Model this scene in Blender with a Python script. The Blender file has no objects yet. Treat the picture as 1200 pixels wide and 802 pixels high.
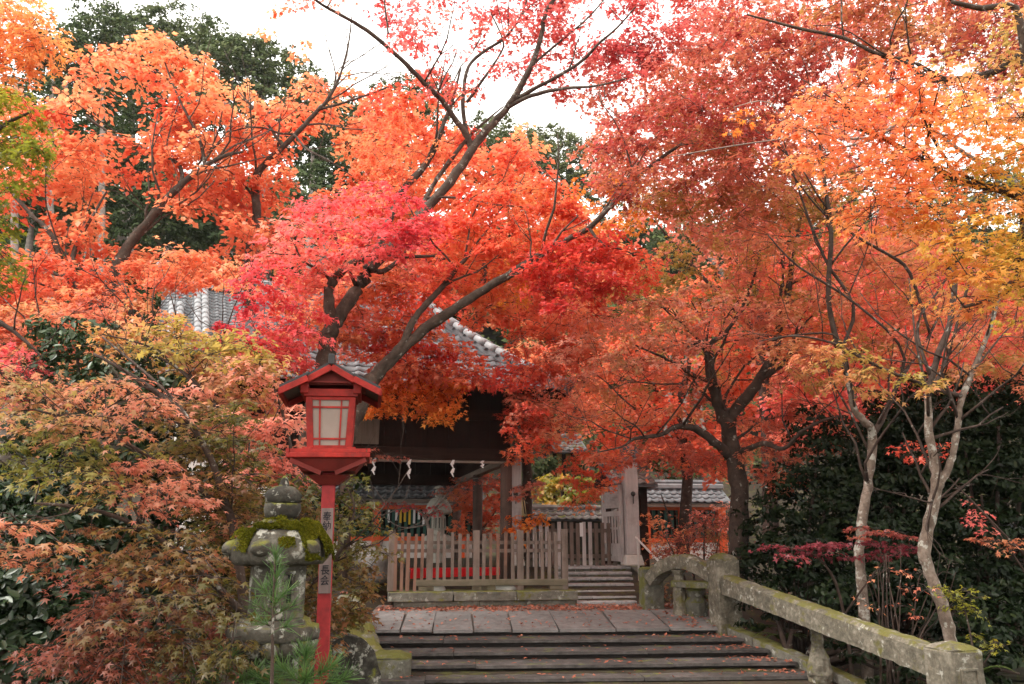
import bpy, bmesh, math, random
import numpy as np
from mathutils import Vector, Matrix
random.seed(11)
RNG = np.random.default_rng(7)
S = bpy.context.scene
COL = S.collection
rad = math.radians

# ------------------------------------------------------------------ camera
FOC, PITCH, EYE = 933.0, rad(13.79), 1.3
cam_d = bpy.data.cameras.new('camera'); cam = bpy.data.objects.new('camera', cam_d); COL.objects.link(cam)
cam.location = (0, 0, EYE); cam.rotation_euler = (math.pi / 2 + PITCH, 0, 0)
cam_d.sensor_width = 36.0; cam_d.lens = 36.0 * FOC / 1200.0
cam_d.clip_start = 0.1; cam_d.clip_end = 2000
S.camera = cam

# ------------------------------------------------------------------ sky, sun, exposure
SUN_EL, SUN_AZ = rad(52), rad(-108)          # soft daylight through a thick even overcast
w = bpy.data.worlds.new('World'); S.world = w; w.use_nodes = True
nt = w.node_tree; nt.nodes.clear()
out = nt.nodes.new('ShaderNodeOutputWorld'); bg = nt.nodes.new('ShaderNodeBackground')
sky = nt.nodes.new('ShaderNodeTexSky'); sky.sky_type = 'NISHITA'; sky.sun_disc = False
sky.sun_elevation = SUN_EL; sky.sun_rotation = SUN_AZ
tc = nt.nodes.new('ShaderNodeTexCoord'); nz = nt.nodes.new('ShaderNodeTexNoise'); nz.inputs['Scale'].default_value = 2.2
nz.inputs['Detail'].default_value = 5
cr = nt.nodes.new('ShaderNodeValToRGB')
cr.color_ramp.elements[0].position = .3; cr.color_ramp.elements[0].color = (10.6, 10.2, 9.6, 1)
cr.color_ramp.elements[1].position = .75; cr.color_ramp.elements[1].color = (12.4, 12.0, 11.3, 1)
mx = nt.nodes.new('ShaderNodeMix'); mx.data_type = 'RGBA'; mx.inputs[0].default_value = .96
nt.links.new(tc.outputs['Generated'], nz.inputs['Vector']); nt.links.new(nz.outputs['Fac'], cr.inputs['Fac'])
nt.links.new(sky.outputs[0], mx.inputs[6]); nt.links.new(cr.outputs[0], mx.inputs[7])
nt.links.new(mx.outputs[2], bg.inputs['Color']); bg.inputs['Strength'].default_value = .1
nt.links.new(bg.outputs[0], out.inputs['Surface'])
sun_d = bpy.data.lights.new('sun', 'SUN'); sun_d.energy = 1.9; sun_d.angle = rad(25); sun_d.color = (1, .96, .9)
sun = bpy.data.objects.new('sun', sun_d); COL.objects.link(sun)
# sky sun_rotation is measured from +Y clockwise; the lamp points the same way
sd = Vector((math.sin(SUN_AZ) * math.cos(SUN_EL), math.cos(SUN_AZ) * math.cos(SUN_EL), math.sin(SUN_EL)))
sun.rotation_euler = sd.to_track_quat('Z', 'Y').to_euler()
vs = S.view_settings; vs.view_transform = 'Standard'; vs.look = 'None'; vs.gamma = 1; vs.use_curve_mapping = False
vs.exposure = 1.38
S.cycles.use_denoising = True
S.cycles.max_bounces = 7; S.cycles.diffuse_bounces = 4; S.cycles.transmission_bounces = 5; S.cycles.glossy_bounces = 2
S.cycles.use_adaptive_sampling = True; S.cycles.adaptive_threshold = .015

# ------------------------------------------------------------------ geometry of the view: pixel of the photograph -> point
CP, SP = math.cos(PITCH), math.sin(PITCH)
def ray(px, py):
    u = (px - 600) / FOC; v = (401 - py) / FOC
    return np.array([u, CP - v * SP, SP + v * CP])
def at(px, py, Y):
    d = ray(px, py)
    return np.array([0, 0, EYE]) + d * (Y / d[1])
class Frame:
    """a ground frame turned by yaw (anticlockwise) about the world origin"""
    def __init__(s, yaw):
        s.y = rad(yaw); s.R = np.array([math.cos(s.y), math.sin(s.y), 0]); s.D = np.array([-math.sin(s.y), math.cos(s.y), 0])
    def ab(s, p): return float(np.dot(p, s.R)), float(np.dot(p, s.D))
    def w(s, a, b, z): p = s.R * a + s.D * b; return (p[0], p[1], z)
    def pl(s, px, py, b):
        d = ray(px, py); t = b / np.dot(d, s.D); p = np.array([0, 0, EYE]) + d * t
        return float(np.dot(p, s.R)), float(p[2])
    def bof(s, px, Y): return s.ab(at(px, 630, Y))[1]

# ------------------------------------------------------------------ materials
def new_mat(name):
    m = bpy.data.materials.new(name); m.use_nodes = True
    n = m.node_tree; b = n.nodes['Principled BSDF']
    return m, n, b
def coords(n, scale=1.0, stretch=None):
    t = n.nodes.new('ShaderNodeTexCoord'); mp = n.nodes.new('ShaderNodeMapping')
    oi = n.nodes.new('ShaderNodeObjectInfo'); mul = n.nodes.new('ShaderNodeMath'); mul.operation = 'MULTIPLY'; mul.inputs[1].default_value = 37.0
    n.links.new(oi.outputs['Random'], mul.inputs[0]); n.links.new(mul.outputs[0], mp.inputs['Location'])
    mp.inputs['Scale'].default_value = stretch or (scale,) * 3
    n.links.new(t.outputs['Object'], mp.inputs['Vector'])
    return mp.outputs[0]
def noise(n, vec, scale, detail=4, rough=.6):
    x = n.nodes.new('ShaderNodeTexNoise'); x.inputs['Scale'].default_value = scale
    x.inputs['Detail'].default_value = detail; x.inputs['Roughness'].default_value = rough
    n.links.new(vec, x.inputs['Vector']); return x.outputs['Fac']
def ramp(n, fac, stops):
    r = n.nodes.new('ShaderNodeValToRGB'); e = r.color_ramp.elements
    while len(e) < len(stops): e.new(.5)
    for i, (p, c) in enumerate(stops): e[i].position = p; e[i].color = (*c, 1)
    n.links.new(fac, r.inputs['Fac']); return r.outputs['Color']
def mixc(n, fac, a, b):
    x = n.nodes.new('ShaderNodeMix'); x.data_type = 'RGBA'
    if hasattr(fac, 'links'): n.links.new(fac, x.inputs[0])
    else: x.inputs[0].default_value = fac
    for s, i in ((a, 6), (b, 7)):
        if hasattr(s, 'links'): n.links.new(s, x.inputs[i])
        else: x.inputs[i].default_value = (*s, 1)
    return x.outputs[2]
def maths(n, op, a, b=None):
    x = n.nodes.new('ShaderNodeMath'); x.operation = op
    for s, i in ((a, 0), (b, 1)):
        if s is None: continue
        if hasattr(s, 'links'): n.links.new(s, x.inputs[i])
        else: x.inputs[i].default_value = s
    x.use_clamp = op in ('ADD', 'SUBTRACT', 'MULTIPLY'); return x.outputs[0]
def bump(n, b, h, strength, dist):
    x = n.nodes.new('ShaderNodeBump'); x.inputs['Strength'].default_value = strength; x.inputs['Distance'].default_value = dist
    n.links.new(h, x.inputs['Height']); n.links.new(x.outputs[0], b.inputs['Normal'])
def stone_mat(name, stops, moss=0.0, mossc=(.10, .115, .012), scale=6, blotch=2.2, rough=.9, lichen=0.0, topmoss=True, bs=.5):
    m, n, b = new_mat(name); v = coords(n)
    f = noise(n, v, scale, 8, .7); g = noise(n, v, blotch, 4, .6); k = noise(n, v, 40, 3, .7)
    fac = maths(n, 'ADD', maths(n, 'MULTIPLY', f, .55), maths(n, 'MULTIPLY', g, .45))
    c = ramp(n, fac, stops)
    if lichen:
        l = ramp(n, noise(n, v, 9, 5, .65), [(.62 - .1 * lichen, (0, 0, 0)), (.68 - .1 * lichen, (1, 1, 1))])
        sp = n.nodes.new('ShaderNodeSeparateColor'); n.links.new(l, sp.inputs[0])
        c = mixc(n, maths(n, 'MULTIPLY', sp.outputs[0], .65), c, (.42, .42, .37))
    if moss:
        ge = n.nodes.new('ShaderNodeNewGeometry'); sx = n.nodes.new('ShaderNodeSeparateXYZ'); n.links.new(ge.outputs['Normal'], sx.inputs[0])
        up = maths(n, 'MULTIPLY', sx.outputs['Z'], .16 if topmoss else 0.0)
        mm = maths(n, 'ADD', noise(n, v, 3.2, 6, .7), up)
        t = .74 - .3 * moss
        r = ramp(n, mm, [(t, (0, 0, 0)), (t + .09, (1, 1, 1))]); sp = n.nodes.new('ShaderNodeSeparateColor'); n.links.new(r, sp.inputs[0])
        mc = mixc(n, k, mossc, tuple(x * 1.9 for x in mossc))
        c = mixc(n, maths(n, 'MULTIPLY', sp.outputs[0], .85), c, mc)
    n.links.new(c, b.inputs['Base Color']); b.inputs['Roughness'].default_value = rough; b.inputs['Specular IOR Level'].default_value = .25
    h = maths(n, 'ADD', maths(n, 'MULTIPLY', f, .6), maths(n, 'MULTIPLY', k, .4)); bump(n, b, h, bs, .02)
    return m
def wood_mat(name, c1, c2, axis='z', rough=.75, scale=9, bs=.35, stain=None):
    m, n, b = new_mat(name)
    st = {'z': (scale, scale, scale * .07), 'x': (scale * .07, scale, scale), 'y': (scale, scale * .07, scale)}[axis]
    v = coords(n, stretch=st); f = noise(n, v, 2.4, 7, .7); v2 = coords(n); g = noise(n, v2, 2.5, 4, .6)
    fac = maths(n, 'ADD', maths(n, 'MULTIPLY', f, .6), maths(n, 'MULTIPLY', g, .4))
    c = ramp(n, fac, [(.32, c1), (.68, c2)])
    if stain:
        r = ramp(n, noise(n, v2, 1.6, 5, .65), [(.52, (0, 0, 0)), (.66, (1, 1, 1))]); sp = n.nodes.new('ShaderNodeSeparateColor'); n.links.new(r, sp.inputs[0])
        c = mixc(n, maths(n, 'MULTIPLY', sp.outputs[0], .7), c, stain)
    n.links.new(c, b.inputs['Base Color']); b.inputs['Roughness'].default_value = rough; b.inputs['Specular IOR Level'].default_value = .12
    bump(n, b, f, bs, .01); return m
def paint_mat(name, c, rough=.55, var=.25, wear=None, scale=5):
    m, n, b = new_mat(name); v = coords(n); f = noise(n, v, scale, 6, .65)
    c0 = tuple(x * (1 - var) for x in c); c1 = tuple(min(1, x * (1 + var)) for x in c)
    o = ramp(n, f, [(.35, c0), (.65, c1)])
    if wear:
        r = ramp(n, noise(n, v, 14, 8, .75), [(.54, (0, 0, 0)), (.68, (1, 1, 1))]); sp = n.nodes.new('ShaderNodeSeparateColor'); n.links.new(r, sp.inputs[0])
        o = mixc(n, maths(n, 'MULTIPLY', sp.outputs[0], .5), o, wear)
    n.links.new(o, b.inputs['Base Color']); b.inputs['Roughness'].default_value = rough; b.inputs['Specular IOR Level'].default_value = .3
    bump(n, b, f, .12, .01); return m
def leaf_mat(name, stops, trans=.58, gloss=.04, rough=.45):
    m = bpy.data.materials.new(name); m.use_nodes = True; n = m.node_tree; n.nodes.clear()
    o = n.nodes.new('ShaderNodeOutputMaterial'); a = n.nodes.new('ShaderNodeAttribute'); a.attribute_name = 't'
    c = ramp(n, a.outputs['Fac'], stops)
    d = n.nodes.new('ShaderNodeBsdfDiffuse'); t = n.nodes.new('ShaderNodeBsdfTranslucent'); g = n.nodes.new('ShaderNodeBsdfGlossy')
    g.inputs['Roughness'].default_value = rough; g.inputs['Color'].default_value = (.8, .8, .8, 1)
    n.links.new(c, d.inputs['Color']); n.links.new(c, t.inputs['Color'])
    m1 = n.nodes.new('ShaderNodeMixShader'); m1.inputs[0].default_value = trans
    n.links.new(d.outputs[0], m1.inputs[1]); n.links.new(t.outputs[0], m1.inputs[2])
    m2 = n.nodes.new('ShaderNodeMixShader'); m2.inputs[0].default_value = gloss
    n.links.new(m1.outputs[0], m2.inputs[1]); n.links.new(g.outputs[0], m2.inputs[2]); n.links.new(m2.outputs[0], o.inputs['Surface'])
    return m
def flat_mat(name, c, rough=.6):
    m, n, b = new_mat(name); b.inputs['Base Color'].default_value = (*c, 1); b.inputs['Roughness'].default_value = rough
    b.inputs['Specular IOR Level'].default_value = .3; return m

M = {}
M['paving'] = stone_mat('paving_stone', [(.3, (.085, .078, .075)), (.52, (.185, .172, .167)), (.72, (.28, .262, .256))], scale=9, blotch=1.6, rough=.7)
M['step'] = stone_mat('step_stone', [(.3, (.02, .0175, .0165)), (.5, (.07, .062, .058)), (.72, (.17, .153, .146))], scale=9, blotch=1.1, moss=.02, rough=.7)
M['riser'] = stone_mat('shaded_damp_riser_stone', [(.3, (.012, .009, .008)), (.55, (.026, .021, .019)), (.75, (.055, .047, .043))], scale=9, blotch=1.5, moss=.1)  # darker than the treads: damp stone plus painted-in shade under the overhang
M['pale_step'] = stone_mat('pale_step_stone', [(.3, (.2, .19, .19)), (.52, (.38, .37, .37)), (.72, (.55, .54, .54))], scale=10, blotch=2.5, moss=.05)
M['rail'] = stone_mat('mossy_granite', [(.32, (.038, .034, .025)), (.5, (.13, .116, .088)), (.68, (.28, .25, .2))], moss=.52, mossc=(.075, .07, .012), scale=18, blotch=4, lichen=.3)
M['rail_dark'] = stone_mat('dark_mossy_granite', [(.3, (.04, .038, .028)), (.52, (.11, .105, .085)), (.72, (.22, .21, .17))], moss=.85, mossc=(.07, .07, .01), scale=12, lichen=.2)
M['curb'] = stone_mat('mossy_curb', [(.3, (.06, .055, .045)), (.52, (.15, .14, .115)), (.72, (.27, .26, .22))], moss=.6, mossc=(.09, .085, .012), scale=12, lichen=.3)
M['lantern'] = stone_mat('lantern_stone', [(.34, (.013, .012, .009)), (.5, (.055, .05, .039)), (.7, (.18, .17, .14))], moss=.55, mossc=(.09, .09, .012), scale=10, blotch=4, lichen=.55)
M['lantern_dark'] = stone_mat('lantern_dark_stone', [(.34, (.008, .008, .006)), (.5, (.035, .032, .026)), (.74, (.18, .17, .14))], moss=.45, mossc=(.10, .105, .012), scale=7, lichen=.5)
M['pale_lantern'] = stone_mat('pale_lantern_stone', [(.28, (.22, .21, .18)), (.5, (.4, .38, .33)), (.72, (.55, .53, .47))], moss=.2, scale=9, lichen=.3)
M['rock'] = stone_mat('rock', [(.3, (.08, .075, .07)), (.5, (.2, .19, .18)), (.72, (.38, .36, .34))], moss=.25, scale=5)
M['white_rock'] = stone_mat('white_rock', [(.3, (.45, .43, .4)), (.7, (.7, .68, .64))], scale=5)
M['drywall'] = stone_mat('dark_wall_stone', [(.3, (.015, .014, .01)), (.5, (.04, .037, .028)), (.72, (.08, .075, .055))], moss=.6, mossc=(.05, .055, .01), scale=6)
M['soil'] = stone_mat('soil', [(.3, (.02, .015, .01)), (.5, (.04, .03, .02)), (.72, (.075, .052, .034))], moss=.25, mossc=(.05, .05, .012), scale=3, blotch=.7)
M['gravel'] = stone_mat('gravel', [(.3, (.10, .085, .075)), (.5, (.2, .17, .15)), (.72, (.3, .26, .23))], scale=30, blotch=1.2)
M['hill'] = stone_mat('hill_ground', [(.3, (.02, .025, .012)), (.5, (.035, .042, .02)), (.72, (.06, .06, .03))], scale=1, blotch=.2)
M['bark'] = stone_mat('maple_bark', [(.3, (.022, .015, .011)), (.5, (.062, .044, .034)), (.72, (.14, .108, .086))], scale=12, blotch=5, lichen=.1, moss=.12, mossc=(.06, .055, .02), bs=.8)
M['bark_dark'] = stone_mat('dark_maple_bark', [(.3, (.02, .013, .010)), (.5, (.056, .037, .029)), (.72, (.11, .08, .065))], scale=12, blotch=5, bs=.8, lichen=.05)
M['bark_pale'] = stone_mat('pale_maple_bark', [(.32, (.055, .038, .028)), (.5, (.15, .113, .088)), (.68, (.31, .25, .21))], scale=11, blotch=5, lichen=.75, moss=.15, mossc=(.07, .06, .02), bs=.7)
M['bark_grey'] = stone_mat('grey_bark', [(.3, (.12, .10, .085)), (.5, (.24, .2, .175)), (.72, (.38, .33, .29))], scale=9, blotch=4, lichen=.3)
M['twig'] = flat_mat('twig_bark', (.045, .03, .024), .85)
M['twig_pale'] = flat_mat('pale_twig_bark', (.2, .165, .14), .85)
M['red_lamp'] = paint_mat('red_lamp_paint', (.30, .018, .013), .65, .38, (.13, .03, .025), 9)
M['red_post'] = paint_mat('red_post_paint', (.27, .02, .022), .6, .3, (.12, .03, .025), 9)
M['lamp_roof'] = paint_mat('dark_lamp_roof', (.03, .03, .033), .4, .3)
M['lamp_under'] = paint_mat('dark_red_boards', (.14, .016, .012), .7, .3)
M['paper'] = paint_mat('washi_pane', (.28, .225, .195), .5, .1)
M['plate'] = wood_mat('grey_sign_wood', (.13, .10, .095), (.24, .19, .18))
M['ink'] = flat_mat('ink', (.012, .013, .018), .7)
M['fence'] = wood_mat('weathered_fence_wood', (.12, .088, .073), (.245, .19, .162), stain=(.085, .065, .05))
M['fence_red'] = wood_mat('reddish_fence_wood', (.15, .08, .058), (.27, .155, .115), stain=(.07, .05, .04))
M['fence_beam'] = wood_mat('mossy_fence_beam', (.09, .075, .05), (.22, .185, .135), 'x', stain=(.07, .065, .03))
M['grey_wood'] = wood_mat('silver_grey_wood', (.38, .345, .335), (.62, .575, .565), stain=(.26, .235, .225))
M['post_wood'] = wood_mat('brown_post_wood', (.06, .038, .03), (.14, .094, .078), stain=(.045, .03, .025))
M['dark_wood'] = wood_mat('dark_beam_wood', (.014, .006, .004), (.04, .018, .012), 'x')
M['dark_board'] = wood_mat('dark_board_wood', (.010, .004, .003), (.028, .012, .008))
M['beam_light'] = wood_mat('pale_beam_wood', (.16, .125, .10), (.3, .24, .2), 'y')
M['tile'] = stone_mat('grey_roof_tile', [(.3, (.06, .062, .067)), (.5, (.125, .129, .137)), (.72, (.25, .257, .272))], scale=5, blotch=3, rough=.38, bs=.15)
M['tile_dark'] = stone_mat('dark_roof_tile', [(.3, (.05, .052, .056)), (.5, (.10, .105, .11)), (.72, (.19, .195, .2))], scale=5, blotch=3, rough=.45, bs=.2)
M['tile_old'] = stone_mat('old_roof_tile', [(.3, (.09, .085, .08)), (.5, (.18, .17, .16)), (.72, (.3, .29, .28))], scale=6, blotch=3, moss=.3, rough=.7)
M['ridge'] = stone_mat('pale_ridge_tile', [(.3, (.18, .184, .19)), (.7, (.38, .385, .395))], scale=5, rough=.45, bs=.15)
M['plaster'] = paint_mat('white_plaster', (.74, .71, .67), .85, .08)
M['yellow_plaster'] = paint_mat('ochre_plaster', (.5, .36, .14), .85, .1)
M['vermilion'] = paint_mat('vermilion_paint', (.8, .125, .035), .5, .12, (.45, .06, .03))
M['green_slat'] = paint_mat('green_slat_paint', (.025, .09, .07), .5, .25)
M['dark_hole'] = flat_mat('unlit_inside', (.012, .011, .010), .9)  # flat near-black in place of the shade inside openings
M['cloth_red'] = paint_mat('red_felt', (.62, .012, .016), .9, .15)
M['white_paper'] = flat_mat('white_paper', (.82, .82, .82), .8)
M['yellow_paper'] = flat_mat('yellow_paper', (.75, .5, .06), .8)
M['straw'] = wood_mat('straw', (.42, .34, .18), (.62, .52, .3))
M['metal'] = flat_mat('pale_metal', (.6, .58, .55), .4)
M['iron'] = flat_mat('dark_iron', (.05, .048, .046), .55)
M['shutter'] = wood_mat('shutter_wood', (.09, .07, .055), (.2, .16, .13))

LM = {
 'pinkred': leaf_mat('leaves_pink_red', [(.0, (.64, .05, .07)), (.35, (.84, .12, .125)), (.7, (.9, .21, .19)), (1, (.92, .34, .23))]),
 'red': leaf_mat('leaves_red', [(0, (.56, .035, .035)), (.4, (.80, .10, .065)), (.75, (.90, .21, .10)), (1, (.92, .36, .14))]),
 'crimson': leaf_mat('leaves_crimson', [(0, (.52, .06, .07)), (.4, (.70, .13, .12)), (.75, (.80, .22, .17)), (1, (.84, .34, .22))]),
 'orange': leaf_mat('leaves_orange', [(0, (.80, .17, .085)), (.35, (.88, .29, .135)), (.7, (.9, .38, .175)), (1, (.9, .47, .22))]),
 'bright': leaf_mat('leaves_bright_orange', [(0, (.8, .14, .03)), (.4, (.93, .30, .055)), (.75, (.95, .42, .07)), (1, (.95, .52, .10))]),
 'rust': leaf_mat('leaves_rust', [(0, (.56, .12, .075)), (.35, (.74, .23, .13)), (.6, (.78, .32, .16)), (.8, (.66, .34, .12)), (1, (.46, .34, .08))]),
 'rosy': leaf_mat('leaves_rosy', [(0, (.60, .14, .115)), (.4, (.76, .25, .18)), (.75, (.8, .34, .23)), (1, (.62, .36, .17))]),
 'gold': leaf_mat('leaves_gold', [(0, (.88, .27, .11)), (.35, (.91, .40, .13)), (.6, (.84, .45, .09)), (.8, (.62, .43, .06)), (1, (.42, .38, .06))]),
 'pinkgreen': leaf_mat('leaves_pink_green', [(0, (.16, .18, .035)), (.25, (.28, .26, .055)), (.47, (.43, .28, .095)), (.67, (.6, .26, .14)), (1, (.7, .22, .15))]),
 'olive': leaf_mat('leaves_olive_rust', [(0, (.095, .095, .018)), (.3, (.165, .14, .03)), (.55, (.28, .15, .05)), (.8, (.36, .125, .065)), (1, (.42, .10, .065))]),
 'brownred': leaf_mat('leaves_brown_red', [(0, (.11, .10, .02)), (.35, (.17, .12, .035)), (.65, (.26, .10, .055)), (1, (.34, .09, .06))]),  # maroon-brown leaves, colour also taken darker for the shade low in the shrub
 'umber': leaf_mat('leaves_umber', [(0, (.40, .06, .045)), (.35, (.50, .125, .07)), (.65, (.54, .2, .08)), (1, (.40, .25, .055))]),
 'yellowgreen': leaf_mat('leaves_yellow_green', [(0, (.13, .16, .02)), (.45, (.3, .29, .03)), (.8, (.5, .38, .04)), (1, (.66, .34, .05))]),
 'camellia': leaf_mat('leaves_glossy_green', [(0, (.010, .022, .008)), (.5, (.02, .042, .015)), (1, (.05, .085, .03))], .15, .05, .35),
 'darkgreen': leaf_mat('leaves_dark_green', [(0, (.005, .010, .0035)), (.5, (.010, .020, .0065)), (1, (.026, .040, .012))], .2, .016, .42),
 'conifer': leaf_mat('leaves_evergreen', [(0, (.034, .052, .022)), (.5, (.068, .096, .038)), (1, (.125, .145, .058))], .2, .01),
 'hillgreen': leaf_mat('leaves_hill_green', [(0, (.04, .06, .02)), (.5, (.08, .10, .035)), (1, (.14, .15, .06))], .2, .01),
 'purple': leaf_mat('leaves_purple_red', [(0, (.17, .018, .032)), (.45, (.3, .04, .055)), (.8, (.38, .10, .065)), (1, (.34, .18, .05))]),
 'pine': leaf_mat('pine_needles', [(0, (.03, .075, .02)), (.5, (.07, .15, .035)), (1, (.14, .24, .06))], .3, .04),
 'moss': leaf_mat('moss_tufts', [(0, (.05, .052, .006)), (.5, (.115, .115, .012)), (1, (.22, .2, .02))], .3, .0),
 'fern': leaf_mat('fern_fronds', [(0, (.04, .08, .015)), (1, (.13, .18, .04))], .4, .03),
 'litter': leaf_mat('fallen_leaf', [(0, (.2, .06, .035)), (.5, (.42, .13, .08)), (1, (.6, .26, .17))], .1, .03),
}

# ------------------------------------------------------------------ object helpers
def tag(o, label=None, cat=None, group=None, kind=None):
    if label: o['label'] = label
    if cat: o['category'] = cat
    if group: o['group'] = group
    if kind: o['kind'] = kind
    return o
def thing(name, label, cat, loc=(0, 0, 0), rz=0, group=None):
    o = bpy.data.objects.new(name, None); COL.objects.link(o); o.location = loc; o.rotation_euler = (0, 0, rz); o.empty_display_size = .1
    return tag(o, label, cat, group)
def link(name, me, parent=None, loc=(0, 0, 0), rot=(0, 0, 0), mat=None):
    o = bpy.data.objects.new(name, me); COL.objects.link(o); o.parent = parent; o.location = loc; o.rotation_euler = rot
    if mat is not None and not me.materials: me.materials.append(mat)
    return o
def copy_tree(o, parent=None):
    c = o.copy(); COL.objects.link(c); c.parent = parent
    for ch in o.children: copy_tree(ch, c)
    return c
class MB:
    def __init__(s): s.v = []; s.f = []
    def add(s, vs, fs):
        k = len(s.v); s.v += [tuple(map(float, p)) for p in vs]; s.f += [tuple(i + k for i in q) for q in fs]; return s
    def box(s, x0, x1, y0, y1, z0, z1, jit=0):
        vs = [(x, y, z) for z in (z0, z1) for y in (y0, y1) for x in (x0, x1)]
        if jit: vs = [tuple(c + random.uniform(-jit, jit) for c in p) for p in vs]
        return s.add(vs, [(0, 2, 3, 1), (4, 5, 7, 6), (0, 1, 5, 4), (2, 6, 7, 3), (0, 4, 6, 2), (1, 3, 7, 5)])
    def frustum(s, r0, r1):
        """r = (x0,x1,y0,y1,z)"""
        vs = [(x, y, r[4]) for r in (r0, r1) for y in r[2:4] for x in r[0:2]]
        return s.add(vs, [(0, 2, 3, 1), (4, 5, 7, 6), (0, 1, 5, 4), (2, 6, 7, 3), (0, 4, 6, 2), (1, 3, 7, 5)])
    def beam(s, a, b, w, h, up=(0, 0, 1)):
        a = Vector(a); b = Vector(b); d = (b - a).normalized(); u = Vector(up); r = d.cross(u).normalized(); u = r.cross(d)
        vs = [p + r * (sx * w / 2) + u * (sz * h / 2) for p in (a, b) for sz in (-1, 1) for sx in (-1, 1)]
        return s.add(vs, [(0, 1, 3, 2), (4, 6, 7, 5), (0, 4, 5, 1), (2, 3, 7, 6), (0, 2, 6, 4), (1, 5, 7, 3)])
    def tube(s, pts, radii, seg=8, cap=True, wob=0):
        pts = [Vector(p) for p in pts]; n = len(pts); ref = Vector((.31, .2, .93)); rings = []
        for i, p in enumerate(pts):
            d = (pts[min(i + 1, n - 1)] - pts[max(i - 1, 0)]).normalized()
            r = d.cross(ref)
            if r.length < .05: r = d.cross(Vector((1, 0, 0)))
            r.normalize(); u = r.cross(d)
            for k in range(seg):
                a = 2 * math.pi * k / seg; q = radii[i] * (1 + random.uniform(-wob, wob))
                rings.append(p + (r * math.cos(a) + u * math.sin(a)) * q)
        fs = [(i * seg + k, (i + 1) * seg + k, (i + 1) * seg + (k + 1) % seg, i * seg + (k + 1) % seg) for i in range(n - 1) for k in range(seg)]
        if cap: fs += [tuple(range(seg)), tuple((n - 1) * seg + k for k in reversed(range(seg)))]
        return s.add(rings, fs)
    def lathe(s, prof, seg=24, lobes=0, amp=0, rot=0, c=(0, 0), square=False):
        rings = []
        for r, z, *q in prof:
            for k in range(seg):
                a = 2 * math.pi * k / seg + rot; rr = r
                if lobes: rr = r * (1 + (q[0] if q else amp) * abs(math.cos(a * lobes / 2)))
                rings.append((c[0] + rr * math.cos(a), c[1] + rr * math.sin(a), z))
        n = len(prof)
        fs = [(i * seg + k, i * seg + (k + 1) % seg, (i + 1) * seg + (k + 1) % seg, (i + 1) * seg + k) for i in range(n - 1) for k in range(seg)]
        fs += [tuple(reversed(range(seg))), tuple((n - 1) * seg + k for k in range(seg))]
        return s.add(rings, fs)
    def prism(s, poly, y0, y1, axis='y'):
        def P(a, b, t): return {'y': (a, t, b), 'x': (t, a, b), 'z': (a, b, t)}[axis]
        n = len(poly); vs = [P(a, b, y0) for a, b in poly] + [P(a, b, y1) for a, b in poly]
        fs = [tuple(range(n)), tuple(reversed(range(n, 2 * n)))] + [(i, n + i, n + (i + 1) % n, (i + 1) % n) for i in range(n)]
        return s.add(vs, fs)
    def mesh(s, name, mat, smooth=False):
        me = bpy.data.meshes.new(name); me.from_pydata(s.v, [], s.f)
        bm = bmesh.new(); bm.from_mesh(me); bmesh.ops.recalc_face_normals(bm, faces=bm.faces); bm.to_mesh(me); bm.free()
        me.materials.append(mat)
        if smooth: me.shade_smooth()
        return me
    def build(s, name, mat, parent=None, smooth=False, bev=0, loc=(0, 0, 0), rot=(0, 0, 0), seg=2):
        o = link(name, s.mesh(name, mat, smooth), parent, loc, rot)
        if bev:
            b = o.modifiers.new('edge', 'BEVEL'); b.width = bev; b.segments = seg; b.limit_method = 'ANGLE'; b.angle_limit = rad(35)
        return o
def rough_mesh(o, level=3, amp=.02, size=.15, simple=True):
    """breaks up a stone's edges with subdivided, displaced geometry"""
    s = o.modifiers.new('sub', 'SUBSURF'); s.subdivision_type = 'SIMPLE' if simple else 'CATMULL_CLARK'; s.levels = level; s.render_levels = level
    t = bpy.data.textures.new('stone_relief', 'CLOUDS'); t.noise_scale = size; t.noise_depth = 3
    d = o.modifiers.new('relief', 'DISPLACE'); d.texture = t; d.strength = amp; d.mid_level = .5; d.texture_coords = 'GLOBAL'

# ------------------------------------------------------------------ foliage machinery (numpy)
_dirs = RNG.normal(size=(10, 3)); _ph = RNG.uniform(0, 6.28, 10)
def vnoise(P, freq):
    v = np.zeros(len(P))
    for i in range(10):
        d = _dirs[i] / np.linalg.norm(_dirs[i]); v += np.sin(P @ d * freq * (1 + .17 * i) + _ph[i])
    return np.clip(.5 + v * .16, 0, 1)
def _ring(angs, lens, zs): return [(l * math.cos(rad(a)), l * math.sin(rad(a)), z) for a, l, z in zip(angs, lens, zs)]
LEAF = {}
# 5-lobed maple leaf: centre, then base, tip, notch, tip ... as five kites
v5 = [(0, 0, .06)] + _ring([180, -112, -80, -54, -27, 0, 27, 54, 80, 112], [.16, .58, .3, .88, .34, 1, .34, .88, .3, .58], [0, -.10, 0, -.13, .02, -.18, .02, -.13, 0, -.10])
LEAF['maple5'] = (np.array(v5), np.array([(0, 1, 2, 3), (0, 3, 4, 5), (0, 5, 6, 7), (0, 7, 8, 9), (0, 9, 10, 1)]))
v3 = _ring([180, -70, -30, 0, 30, 70], [.38, .92, .36, 1, .36, .92], [0, -.14, .03, -.16, .03, -.14])
LEAF['maple3'] = (np.array(v3), np.array([(0, 1, 2, 3), (0, 3, 4, 5)]))
LEAF['kite'] = (np.array([(-.55, 0, 0), (.1, -.62, -.08), (1, 0, -.1), (.1, .62, .05)]), np.array([(0, 1, 2, 3)]))
LEAF['oval'] = (np.array([(-.9, 0, 0), (-.3, -.42, .1), (.4, -.36, .1), (1, 0, -.06), (.4, .36, .1), (-.3, .42, .1)]), np.array([(0, 1, 2, 3), (0, 3, 4, 5)]))
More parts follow.
